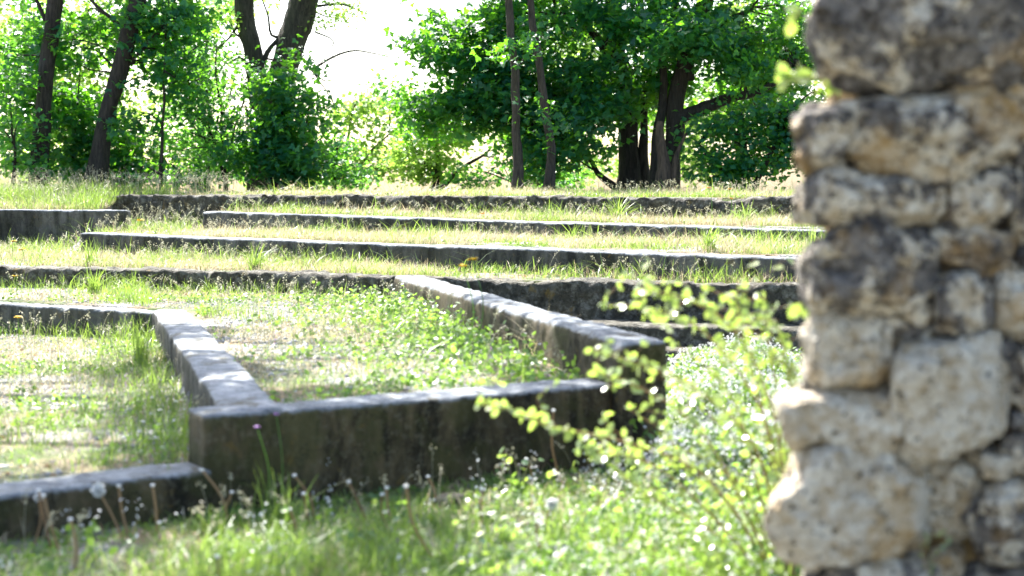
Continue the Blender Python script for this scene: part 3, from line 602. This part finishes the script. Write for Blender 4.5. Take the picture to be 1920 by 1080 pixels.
def clear(x, y): return np.clip((lA(x) - .45 - y) / .6, 0, 1) * (x < .6) + (x >= .6) * 1.
def clump(f, lo, hi, s): return lambda x, y, z=None: np.clip((n2(x, y, f, s, 3) - lo) / (hi - lo), 0, 1)
def near_wall(x, y):
    """1 at the foot or lip of the step walls"""
    r = np.zeros(len(x))
    for l in (lK, lJ, lI, lF, lC): d = y - l(x); r = np.maximum(r, np.exp(-np.clip(-d, 0, 9) / .22) * (d < 0) )
    return r
def grass_obj(name, parts, mat, label, cat='grass'):
    A = Acc(); tot = 0
    for (x, y, ln, wd, lean, sd) in parts:
        V, Q, t = blades(len(x), x, y, ln, wd, lean, sd); A.add(V, Q, t); tot += len(x)
    o = A.build(name, M[mat], smooth=True); tag(o, label, cat, kind='stuff'); print(name, tot); return o
up = lambda x, y: (y > lF(x))
def f_terr(x, y, z): return np.where(up(x, y), np.clip(.35 + n2(x, y, 1.4, 3, 3) * 1.2 + near_wall(x, y) * .6, .08, 1), 0)
def f_bay(x, y, z):
    d = np.clip((n2(x, y, 1.1, 8, 3) - .04) * 2.6, .02, 1)
    eB = np.exp(-np.abs(x - xB(y) + .12) / .4) * (x < xB(y) + .08); eE = np.exp(-np.abs(x - xE(y)) / .5) * (y > 9); wf = near_wall(x, y)
    return np.where((y < lF(x)) & (z > .1), np.clip(d * .5 + eB * .9 + eE * .5 + wf, 0, 1), 0)
def f_front(x, y, z): return np.where((z < .1) & (y < 12.5), np.clip(.5 + n2(x, y, 2.0, 12, 3) * 1.1 + .4 * (x > .9), .1, 1), 0)
x1, y1 = scatter(230000, -9, 6.5, 12, 24, f_terr, 1); x2, y2 = scatter(90000, -6, 3.5, 6.2, 15.8, f_bay, 2); x3, y3 = scatter(75000, -3.2, 4, 4.9, 12.4, f_front, 3)
rg = np.random.default_rng(5)
l1 = .10 + .17 * np.clip(near_wall(x1, y1), 0, 1) + .05 * rg.uniform(0, 1, len(x1)) + .12 * ((x1 < -5.5) & (y1 > 20.5))
l1 = l1 * (.75 + .6 * np.clip(n2(x1, y1, 2.2, 33, 2), -.5, 1)); l1 = np.where((y1 - lI(x1) > .25) & (y1 - lI(x1) < .6), l1 * .6, l1)
l2 = .06 + .15 * near_wall(x2, y2) + .12 * np.exp(-np.abs(x2 - xB(y2) + .12) / .4) * (x2 < xB(y2) + .08)
grass_obj('grass', [(x1, y1, l1, .0035, .75, 1), (x2, y2, l2, .0032, .8, 2)], 'grass', 'green grass blades growing on the terraces and along the wall feet')
grass_obj('grass', [(x3, y3, (.08 + .06 * rg.uniform(0, 1, len(x3))) * (.45 + .55 * clear(x3, y3)), .0035, .8, 3)], 'grass', 'grass growing in the foreground below the front wall')
def f_str(x, y, z): return np.where(up(x, y), np.clip(.45 + n2(x, y, .9, 23, 3) * 1.5, .05, 1), 0)
xs, ys = scatter(330000, -9, 6.5, 12, 22, f_str, 6); xb, yb = scatter(150000, -6, 3.5, 6.2, 15.8, lambda x, y, z: np.where((y < lF(x)) & (z > .1), np.clip(.2 + n2(x, y, 1., 44, 3) * 1.6, .08, 1), 0), 7)
grass_obj('dry_grass', [(xs, ys, .08 + .1 * rg.uniform(0, 1, len(xs)) ** 2, .0028, 1.1, 6), (xb, yb, .06, .003, 1.3, 7)], 'straw', 'bleached dry grass lying among the green on the terraces')
# seed-headed grasses: stem plus a loose panicle of small scales
def panicles(name, n, reg, h, seed, label, f=None):
    rng = np.random.default_rng(seed); x, y = scatter(n, *reg, f, seed); n = len(x); z = level(x, y); A = Acc()
    ang = rng.uniform(0, 2 * PI, n); ln = h * rng.uniform(.6, 1.2, n); le = rng.uniform(.1, .6, n)
    for k in range(n):
        t = np.linspace(0, 1, 6); dx, dy = math.cos(ang[k]), math.sin(ang[k])
        P = np.stack([x[k] + dx * ln[k] * le[k] * t ** 2.2, y[k] + dy * ln[k] * le[k] * t ** 2.2, z[k] + ln[k] * t * (1 - .3 * le[k] * t ** 2)], 1)
        V, Q = tube(P, np.linspace(.0022, .001, 6), 3); A.add(V, Q, rng.uniform())
        m = rng.integers(9, 20); s = rng.uniform(.72, 1, m); c = np.stack([np.interp(s, t, P[:, j]) for j in range(3)], 1) + rng.normal(0, .009, (m, 3))
        V, Q, tt = leaves(c, .011, KITE, (0, 0, .3), 1, None, None, rng); A.add(V, Q, tt)
    tag(A.build(name, M['plume']), label, 'grass', kind='stuff')
panicles('seeding_grass', 3800, (-8, 5, 13, 21.2), .24, 8, 'feathery seed heads of tall grass on the terraces', lambda x, y, z: np.where(up(x, y), np.clip(.15 + n2(x, y, .8, 71, 2) * 1.6, .02, 1), 0))
panicles('seeding_grass', 900, (-9, -4.4, 20.6, 24), .38, 9, 'pale plumed tall grass on the bank at the left edge')
panicles('seeding_grass', 800, (-5, 1.2, 7.4, 14), .27, 10, 'thin brown seeding stalks standing in the two beds', lambda x, y, z: (z > .1) * 1.)
# broad-leaved weeds: rosettes
def weeds(name, reg, n, sz, h, f, seed, label, mat='weed', tmpl=OVAL):
    rng = np.random.default_rng(seed); x, y = scatter(n, *reg, f, seed); z = level(x, y); m = 7
    c = np.repeat(np.stack([x, y, z], 1), m, 0); k = len(c); c[:, :2] += rng.normal(0, sz * .7, (k, 2)); c[:, 2] += rng.uniform(0, 1, k) * np.repeat(h * rng.uniform(.3, 1.2, len(x)), m)
    V, Q, t = leaves(c, sz, tmpl, (0, -.1, .7), .55, None, np.repeat(rng.uniform(.1, .9, len(x)), m), rng)
    tag(mesh_np(name, V, Q, M[mat], None, t), label, 'weeds' if mat in ('weed', 'shrub') else 'flowers', kind='stuff'); print(name, k)
weeds('ground_cover', (-5.5, 1, 7, 14), 9000, .032, .06, lambda x, y, z: np.where((y < lF(x)) & (z > .1), np.clip((n2(x, y, 1.6, 50, 3) + .05) * 1.6 + .9 * np.exp(-np.abs(x - xE(y) + .4) / .6), 0, 1), 0), 20, 'small leafy weeds carpeting the two beds')
weeds('ground_cover', (-3, 4.6, 4.9, 12.5), 15000, .034, .08, lambda x, y, z: np.where(z < .1, np.clip(.15 + 1.2 * n2(x, y, 1.8, 51, 3) + .4 * (x > .2), 0, 1) * (.25 + .75 * clear(x, y)), 0), 21, 'leafy weeds crowding the foreground')
weeds('ground_cover', (-8, 5, 13, 21), 7000, .03, .06, lambda x, y, z: np.where(up(x, y), np.clip(n2(x, y, 1.5, 52, 3) * 1.6, 0, 1), 0), 22, 'low weeds between the grasses of the terraces')
weeds('tiny_white_flowers', (-2.6, 4.6, 5.0, 12.5), 6500, .017, .22, lambda x, y, z: np.where(z < .1, np.clip(.04 + .9 * sm(-.3, 1.2, x) + .5 * n2(x, y, 1.8, 53, 2), 0, 1), 0), 23, 'countless tiny white flowers among the foreground weeds', 'white')
weeds('tiny_purple_flowers', (-3.5, .9, 8, 12.5), 400, .011, .12, lambda x, y, z: np.where((z > .1) & (y < lF(x)), np.clip(.04 + 1.1 * np.exp(-np.abs(x - xE(y) + .25) / .25), 0, 1), 0), 24, 'tiny violet flowers beside the diagonal wall', 'purple')
# gravel
xc, yc = scatter(9000, -9, 6.5, 12, 24, lambda x, y, z: np.where(up(x, y), np.clip(.15 + n2(x, y, 1.7, 91, 2) * 1.2 + near_wall(x, y) * .6, 0, 1), 0), 91)
xd, yd = scatter(2500, -6, 2, 7, 15.8, lambda x, y, z: np.where((y < lF(x)) & (z > .1), np.clip(n2(x, y, 1.7, 92, 2) * .8 + near_wall(x, y), 0, 1), 0), 92)
grass_obj('arching_grass', [(xc, yc, np.full(len(xc), .3), .0055, 1.15, 93), (xd, yd, np.full(len(xd), .26), .005, 1.1, 94)], 'grass', 'long arching grass blades drooping over the wall faces')
xc, yc = scatter(5000, -9, 6.5, 12, 24, lambda x, y, z: np.where(up(x, y), np.clip(.1 + n2(x, y, 1.7, 95, 2) * 1.4, 0, 1), 0), 95)
grass_obj('arching_grass', [(xc, yc, np.full(len(xc), .26), .004, 1.25, 96)], 'straw', 'bleached arching grass blades on the terraces')
weeds('ground_cover', (-3, 4.6, 4.9, 8.5), 9000, .03, .03, lambda x, y, z: np.where(z < .1, np.clip(.35 + n2(x, y, 2.5, 66, 3) * 1.5, .03, 1), 0), 97, 'low leafy carpet filling the foreground')
weeds('tall_weeds', (-2.6, 4.6, 5.2, 12.5), 5200, .045, .24, lambda x, y, z: np.where(z < .1, np.clip(-.1 + 1. * sm(.1, 1.5, x) + .45 * n2(x, y, 1.5, 98, 2), 0, 1) * clear(x, y), 0), 98, 'taller leafy weeds, thickest at the lower right')
weeds('pale_weeds', (-.8, 4.6, 5.0, 10.5), 4500, .04, .24, lambda x, y, z: np.where(z < .1, np.clip(1.1 * sm(.1, 1.6, x) - .15 + .5 * n2(x, y, 1.5, 96, 2), 0, 1), 0), 197, 'pale glossy leaved weeds at the lower right, with the sun glare put into their colour', 'shrub')  # pale leaves added to stand in for the bright glare here
bxs, bys = scatter(40000, -3.2, 4, 4.9, 11, lambda x, y, z: np.where(z < .1, np.clip(.3 + n2(x, y, 1.3, 67, 3) * 1.3 + .3 * (x > .5), .05, 1), 0), 68)
grass_obj('dry_grass', [(bxs, bys, np.full(len(bxs), .11), .0035, 1.2, 69)], 'straw', 'bleached dry grass among the foreground weeds')
panicles('seeding_grass', 300, (-3, 3.5, 5.2, 9), .24, 99, 'thin dry stalks standing among the foreground weeds', lambda x, y, z: (z < .1) * 1.)
xs_, ys_ = scatter(14000, -7, 5, 6.3, 21, lambda x, y, z: np.clip(.35 + n2(x, y, 1.2, 61, 2) * 1.3, 0.03, 1), 61)
V, Q, t = leaves(np.stack([xs_, ys_, level(xs_, ys_) + .012], 1), .03, OVAL, (0, 0, 1), .45); tag(mesh_np('dead_leaves', V, Q, M['stem'], None, t), 'curled brown dead leaves and litter strewn over the beds', 'litter', kind='stuff')
weeds('tall_weeds', (-3, .9, 7.6, 13.5), 2600, .045, .2, lambda x, y, z: np.where((z > .1) & (y < lF(x)), np.clip(1.2 * np.exp(-np.abs(x - xE(y) + .3) / .35), 0, 1), 0), 111, 'leafy weeds standing against the diagonal wall')
weeds('ground_cover', (-3, 4.6, 4.9, 8), 1100, .055, .06, lambda x, y, z: np.where(z < .1, np.clip(.2 + .4 * (x > .5) + n2(x, y, 1.5, 112, 3) * 1.3, .03, 1), 0), 112, 'broad leaves among the foreground grass')
xg, yg = scatter(26000, -3.2, 2.5, 4.9, 8.2, lambda x, y, z: np.where(z < .1, np.clip(.4 + n2(x, y, 1.6, 113, 3) * 1.3, .05, 1), 0), 113)
grass_obj('grass', [(xg, yg, np.full(len(xg), .17) * (.4 + .6 * clear(xg, yg)), .0045, .9, 114)], 'grass', 'rough tall grass in the foreground')
rng = np.random.default_rng(77)
x, y = scatter(60000, -5, 2, 6.3, 15, lambda x, y, z: np.where((z > .1) & (y < lF(x)), np.clip(.6 - n2(x, y, 1.1, 8, 3) * 2.2, .1, 1), 0), 77)
n = len(x); z = level(x, y); ICO = np.array([[1, 0, 0], [-1, 0, 0], [0, 1, 0], [0, -1, 0], [0, 0, .7], [0, 0, -.4]]); IF = np.array([[0, 2, 4], [2, 1, 4], [1, 3, 4], [3, 0, 4], [2, 0, 5], [1, 2, 5], [3, 1, 5], [0, 3, 5]])
s = rng.uniform(.004, .014, n) * (1 + (rng.uniform(0, 1, n) > .97) * 1.5); V = np.stack([x, y, z], 1)[:, None] + s[:, None, None] * (ICO[None] * rng.uniform(.7, 1.3, (n, 6, 1)))
def pebf(n_, N, geo):
    at = N('ShaderNodeAttribute', attribute_name='tint'); a = noise(n_, 60, 3, .6, geo.outputs['Position'])
    return ramp(n_, [(0, (.12, .125, .14)), (.6, (.3, .3, .3)), (1, (.6, .58, .54))], at.outputs['Fac']).outputs[0], a.outputs[0]
M['pebble'] = rough_mat('pebble', pebf, .3)
tag(mesh_np('gravel', V.reshape(-1, 3), (np.arange(n)[:, None, None] * 6 + IF[None]).reshape(-1, 3), M['pebble'], None, np.repeat(rng.uniform(0, 1, n), 6)), 'grey gravel strewn over the two beds', 'gravel', kind='stuff')

# ------------------------------------------------------------------ flowers one can count
def ball(r, c, k=6, squash=1.):
    V = SPH * np.array([r, r, r * squash]) + np.array(c); return V, SPHQ
SPH, SPHQ = sphere_grid(4); SPH = norm(SPH)
def stalk(name, label, px, py, fx, fy, z0, group, cat='flower', head='seed', hr=.008, stemmat='stem', r=.0045, mat='white', depth=None):
    foot = PZ(fx, fy, z0) if depth is None else None
    if depth is not None: foot = PD(fx, fy, depth); foot.z = float(level(foot.x, depth))
    foot.z = float(level(foot.x, foot.y)) - .01
    top = PD(px, py, foot.y); root = tag(empty(name, foot), label, cat, group)
    d = (top - foot) * (1.12 if name == 'dandelion_stalk' else 1.); h = d.length; bend = Vector((random.uniform(-.12, .12) * h, random.uniform(-.05, .05) * h, 0))
    pts = curve_pts([(0, 0, 0), tuple(d * .5 + bend + Vector((0, 0, h * .03))), tuple(d)], 12)
    V, Q = tube(pts, np.linspace(r * 1.2, r, 12), 7); A = Acc(); A.add(V, Q, random.random()); A.build('stem', M[stemmat], root, True)
    A = Acc(); c = np.array(tuple(d))
    if head == 'seed': V, Q = ball(hr, c, squash=.7); A.add(V, Q, .8)
    elif head == 'puff':
        rr = np.random.default_rng(int(px)); m = 160; dd = norm(rr.normal(0, 1, (m, 3)))
        V, Q, t = leaves(c + dd * hr * .3, hr * .8, KITE, (0, 0, 0), 1, dd * 3, None, rr); A.add(V, Q, t); V, Q = ball(hr * .55, c); A.add(V, Q, .6)
    else:
        m = 14 if head == 'daisy' else 26; rr = np.random.default_rng(int(px)); th = np.arange(m) / m * 2 * PI
        for ring in range(1 if head == 'daisy' else 2):
            dd = np.stack([np.cos(th + ring * .2), np.sin(th + ring * .2), np.full(m, .2 + ring * .7)], 1)
            V, Q, t = leaves(np.repeat(c[None], m, 0), hr, KITE, (0, 0, 1), .15, dd * 3, None, rr); A.add(V, Q, t)
        V, Q = ball(hr * .3, c, squash=.6); A.add(V, Q, .5)
    A.build({'seed': 'seed_head', 'puff': 'seed_head'}.get(head, 'petals'), M[mat], root)
    return root
SG = 'dandelion stalks in the foreground'
for lab, a in (('bare dandelion stalk at the left edge, upright, beside a bent one', (75, 932, 97, 1035)), ('bent brown dandelion stalk close beside an upright one at the left edge', (85, 942, 115, 1050)), ('short straight stalk at the bottom, below the low front wall', (133, 985, 140, 1078)),
     ('wine red leaning stalk crossing the low front wall', (225, 922, 243, 1015)), ('curved stalk in front of the right part of the low front wall', (287, 920, 295, 1005)), ('long curved stalk before the corner where the low and tall walls meet', (384, 893, 428, 988)),
     ('small whitish headed stalk on a green stem by the tall wall corner', (434, 930, 428, 985)), ('brown stalk with tiny head among bright green grass leaves', (556, 902, 588, 985)), ('stalk with a white bud right of the bright grass leaves', (571, 934, 585, 1000)),
     ('leaning tan stalk in front of the tall dark wall', (658, 912, 692, 980)), ('left one of a close pair of upright stalks at the tall wall', (718, 935, 730, 995)), ('right taller one of a close pair of upright stalks at the tall wall', (727, 923, 740, 990)),
     ('stalk leaning strongly to the left, middle of the foreground', (768, 928, 822, 1060)), ('thin stalk leaning against the shade of the tall wall', (804, 900, 815, 952)), ('short stalk in the weeds right of the leaning one', (905, 925, 905, 985)),
     ('short stalk just below the arching shrub branch', (988, 868, 996, 925)), ('tallest brown stalk, rising past the arching shrub branch', (1040, 786, 1058, 922)), ('stub of a stalk at the bottom edge of the picture', (408, 1050, 412, 1110)),
     ('faint stalk standing behind the white puff', (1010, 985, 1020, 1040)), ('short stalk with a round bud between tall wall and bright leaf', (545, 962, 560, 1015))):
    stalk('dandelion_stalk', lab, *a, 0, SG, hr=.011, r=.0055)
for lab, a, r_ in (('large white dandelion clock before the low front wall', (184, 919, 232, 1015), .03), ('fluffy white dandelion clock near the bottom centre', (1035, 945, 1030, 1010), .028), ('small dandelion clock at the left edge of the foreground', (72, 932, 60, 1030), .02)):
    stalk('dandelion_clock', lab, *a, 0, 'dandelion clocks', head='puff', hr=r_)
for a in ((302, 712), (330, 752), (285, 745), (262, 808), (292, 820), (268, 790), (298, 795), (326, 788), (300, 768), (345, 768), (283, 775), (305, 838)):
    stalk('small_white_flower', 'small white flower in the cluster left of the long grey wall', a[0], a[1], a[0] + random.randint(-6, 6), a[1] + 50, .2, 'white flowers in the gravel bed', head='daisy', hr=.013, stemmat='weed', r=.0022)
for a in ((985, 625), (1025, 622), (1012, 645), (1048, 628), (995, 607)):
    stalk('small_white_flower', 'small white flower in front of the diagonal wall', a[0], a[1], a[0] + 4, a[1] + 50, .45, 'white flowers by the diagonal wall', head='daisy', hr=.013, stemmat='weed', r=.0022)
for lab, a, dp, hr, mt in (('yellow flower in front of the gap beside the left end of the rough top wall', (264, 412, 268, 438), 19.6, .05, 'yellow'), ('yellow flower by the smooth wall at the left edge', (26, 452, 25, 480), 17.6, .035, 'yellow'), ('yellow flower pair member lower in the grass at the left edge', (41, 467, 44, 490), 17.2, .04, 'yellow'),
      ('yellow flower above the half buried low wall at the far left', (28, 517, 30, 545), 14.8, .028, 'yellow'), ('large yellow dandelion in front of the half buried low wall', (34, 594, 36, 630), 12.4, .035, 'yellow'),
      ('blurred orange yellow flower above the far end of the diagonal wall', (886, 486, 880, 640), 9.2, .035, 'yellow'), ('second orange yellow flower, lower beside the blurred one', (868, 498, 872, 640), 9.3, .028, 'yellow'),
      ('orange flower on the rim of the top wall, left of the bush', (1329, 352, 1330, 370), 17.9, .028, 'orange'), ('orange flower on the top wall, in the middle of three', (1368, 354, 1369, 370), 17.9, .024, 'orange'), ('orange flower hanging against the top wall near the stone wall', (1372, 372, 1374, 385), 17.4, .022, 'orange'), ('orange flower on the top terrace near the middle', (905, 400, 906, 412), 18.3, .03, 'orange')):
    stalk('wild_flower', lab, a[0], a[1], a[2], a[3], 0, 'yellow and orange flowers', head='flower', hr=hr, stemmat='weed', r=.003, mat=mt, depth=dp)
for lab, a in (('pink flower at the top of the tall front wall', (518, 776, 520, 950)), ('violet flower low in front of the tall front wall', (482, 800, 485, 960))):
    stalk('wild_flower', lab, a[0], a[1], a[2], a[3] + 30, 0, 'violet flowers', head='flower', hr=.013, stemmat='weed', r=.0022, mat='purple')
# bold grass tufts
def tuft(label, fx, fy, z0, n, ln, wd, seed, lean=.8, mat='grass'):
    P = PZ(fx, fy, z0); P.z = float(level(P.x, P.y)); rng = np.random.default_rng(seed); x = rng.normal(0, .035, n); y = rng.normal(0, .035, n)
    V, Q, t = blades(n, x, y, np.full(n, ln), wd, lean, seed, 5, z=np.zeros(n)); o = mesh_np('grass_tuft', V, Q, M[mat], None, t, True); o.location = P
    tag(o, label, 'grass tuft', 'grass tufts')
tuft('bright broad bladed tuft before the tall dark wall', 545, 990, 0, 34, .26, .006, 1, 1.)
tuft('tall thin tuft against the shaded tall wall', 505, 975, 0, 18, .3, .004, 2, .35)
tuft('dark green tuft at the foot of the wall corner', 400, 1000, 0, 40, .14, .006, 3)
tuft('tuft growing at the left end of the clean ended wall', 168, 500, .67, 26, .3, .006, 4, .3)
tuft('upright tuft in the bed left of the long wall', 268, 690, .2, 40, .3, .006, 5, .3)
tuft('tuft beside the diagonal wall with straw coloured arching blades', 1010, 668, .45, 24, .34, .003, 6, .9, 'straw')
tuft('green tuft on the top terrace before the big maple', 1160, 372, 1.42, 60, .34, .007, 7, .8)
tuft('green tuft on the top terrace before the dark bush', 1400, 374, 1.42, 50, .28, .007, 8, .8)
tuft('tuft of long blades under the square ended block wall', 1330, 520, .67, 60, .3, .005, 9, 1.)
tuft('tuft at the foot of the rough wall left of the bed corner', 480, 545, .45, 90, .32, .005, 12, 1.)
tuft('tuft hanging over the half buried wall', 175, 600, .2, 60, .3, .005, 13, .9)

# ------------------------------------------------------------------ shrub with arching twigs
def spray(root, ctrl, depth, dd, leafsz, A, B, rng, rr=.004, gap=.04, end_only=False):
    pts = []
    for j, (px, py) in enumerate(ctrl): P = PD(px, py, depth + dd * j / max(1, len(ctrl) - 1)); pts.append(tuple(P))
    c = curve_pts(pts, 26, .012, int(rng.integers(99))) - np.array(root.location)
    V, Q = tube(c, np.linspace(rr, rr * .35, 26), 6); A.add(V, Q, .6)
    L = np.linalg.norm(np.diff(c, axis=0), axis=1).sum(); m = int(L / gap); s = np.linspace(.12, 1, m) * 25
    P = np.stack([np.interp(s, np.arange(26), c[:, k]) for k in range(3)], 1); tdir = norm(np.gradient(P, axis=0))
    P = np.repeat(P, 2, 0); tdir = np.repeat(tdir, 2, 0); sd = rng.normal(0, 1, P.shape); V, Q, t = leaves(P, leafsz, OVAL, (0, -.3, .6), .7, norm(sd + tdir * .5) * 1.2, rng.uniform(.35, .8), rng)
    B.add(V, Q, t)
sh = tag(empty('arching_shrub', (1.15, 5.6, 0)), 'shrub with long arching twigs of oval yellow green leaves left of the stone wall', 'shrub')
A = Acc(); B = Acc(); rng = np.random.default_rng(90)
for c, d0, dd in (([(1480, 1120), (1330, 900), (1180, 830), (1040, 800), (960, 770), (900, 757)], 5.6, -.3), ([(1490, 1120), (1420, 850), (1320, 740), (1220, 690), (1115, 655)], 5.5, -.2), ([(1490, 1120), (1440, 800), (1340, 640), (1260, 590), (1190, 575)], 5.5, -.1),
      ([(1490, 1120), (1450, 780), (1380, 620), (1290, 560), (1205, 540)], 5.4, -.2), ([(1480, 1120), (1470, 820), (1440, 640), (1435, 560)], 5.6, .1), ([(1480, 1120), (1440, 800), (1400, 660), (1380, 560)], 5.6, 0), ([(1490, 1100), (1490, 850), (1480, 700), (1455, 600)], 5.5, 0),
      ([(1470, 1120), (1300, 930), (1200, 860), (1120, 850), (1100, 830)], 5.7, -.3), ([(1470, 1120), (1360, 880), (1280, 780), (1180, 720), (1120, 700)], 5.6, -.1), ([(1470, 1120), (1420, 900), (1380, 760), (1330, 690)], 5.7, .1), ([(1460, 1120), (1380, 960), (1290, 880), (1240, 800)], 5.8, 0),
      ([(1480, 1120), (1450, 950), (1420, 850), (1350, 800)], 5.7, 0), ([(1490, 1120), (1480, 980), (1460, 850), (1470, 760)], 5.6, 0), ([(1460, 1120), (1340, 1000), (1220, 930), (1150, 880)], 5.8, -.1), ([(1490, 1120), (1430, 1000), (1400, 920), (1320, 860)], 5.7, 0), ([(1480, 1100), (1490, 900), (1500, 780), (1490, 690)], 5.5, 0)):
    spray(sh, c, d0, dd, .043, A, B, rng, .0055)
    for q in range(3):
        j = rng.integers(2, len(c)); x_, y_ = c[j]; spray(sh, [(x_, y_), (x_ - rng.integers(-40, 70), y_ - rng.integers(0, 50)), (x_ - rng.integers(-60, 110), y_ - rng.integers(10, 90))], d0, 0, .034, A, B, rng, .0022)
A.build('branch', M['stem'], sh, True); B.build('foliage', M['shrub'], sh)
for k, (lab, c, d) in enumerate((('leafy twig poking out of the stone wall near its top', [(1545, -20), (1515, 10), (1490, 30), (1500, 60)], 4.6), ('leafy twig sprouting left from a joint between the upper stones', [(1600, 175), (1545, 165), (1500, 160), (1478, 140)], 4.7), ('small leafy twig sprouting at the middle of the stone wall', [(1570, 590), (1530, 575), (1500, 560)], 4.7), ('tiny leafy shoot in the hollow low in the stone wall', [(1740, 1080), (1745, 1040), (1770, 1000)], 4.35))):
    P = PD(*c[0], d); o = tag(empty('leafy_twig', P), lab, 'twig', 'twigs growing from the stone wall'); A = Acc(); B = Acc()
    for r_ in range(2 if k else 1): spray(o, [(a_ + rng.integers(-12, 12) * (i > 0), b_ + rng.integers(-25, 25) * (i > 0)) for i, (a_, b_) in enumerate(c)], d, 0, .05 if k < 3 else .02, A, B, rng, .003, .02)
    A.build('branch', M['stem'], o, True); B.build('foliage', M['shrub'], o)
# low bushes with white blossom between the block end and the stone wall
for k, (lab, x, y, rx, h) in enumerate((('nearest low bush dotted with white blossom', 1.15, 7.3, .42, .38), ('low blossoming bush right of the block end', 1.45, 9.0, .5, .42), ('low blossoming bush close behind the stone wall edge', 1.85, 8.2, .5, .5), ('farthest low blossoming bush before the ledges', 1.75, 10.6, .6, .4))):
    rng = np.random.default_rng(200 + k); o = tag(empty('flowering_bush', (x, y, 0)), lab, 'bush', 'low white flowering bushes'); n = 4200
    d = norm(rng.normal(0, 1, (n, 3))) * rng.uniform(.2, 1, (n, 1)) ** .4; d[:, 2] = np.abs(d[:, 2]); P = d * np.array([rx, rx * .9, h]) * (1 + .25 * fbm(d * 3 + k, 1, k)[:, None])
    V, Q, t = leaves(P, .034, OVAL, (0, 0, .7), .6, d + np.array([0, 0, .4]), None, rng); mesh_np('foliage', V, Q, M['weed'], o, t)
    m = 5200; d = norm(rng.normal(0, 1, (m, 3))); d[:, 2] = np.abs(d[:, 2]); P = d * np.array([rx, rx * .9, h]) * (1 + .25 * fbm(d * 3 + k, 1, k)[:, None]) * rng.uniform(.9, 1.1, (m, 1))
    V, Q, t = leaves(P, .018, OVAL, d * 1.0, .5, None, None, rng); mesh_np('blossom', V, Q, M['white'], o, t)
    A = Acc()
    for s_ in range(14):
        a_ = rng.uniform(0, 2 * PI); e_ = np.array([math.cos(a_) * rx * .8, math.sin(a_) * rx * .8, h * rng.uniform(.5, .95)]); V, Q = tube(curve_pts([(0, 0, 0), e_ * np.array([.35, .35, .6]), e_], 8, .02), np.linspace(.006, .002, 8), 5); A.add(V, Q)
    A.build('branch', M['stem'], o, True)
# small rock in the shade of the tall wall
V = norm(SV) * np.array([.11, .08, .05]); V += vec_noise(V, 9, 3) * .02
P = PZ(845, 950, 0); V *= .75; o = mesh_np('rock', V, SQ, M['rubble'], smooth=True); o.location = (P.x, P.y, .03); tag(o, 'small flat rock lying in the shade of the tall front wall', 'rock')
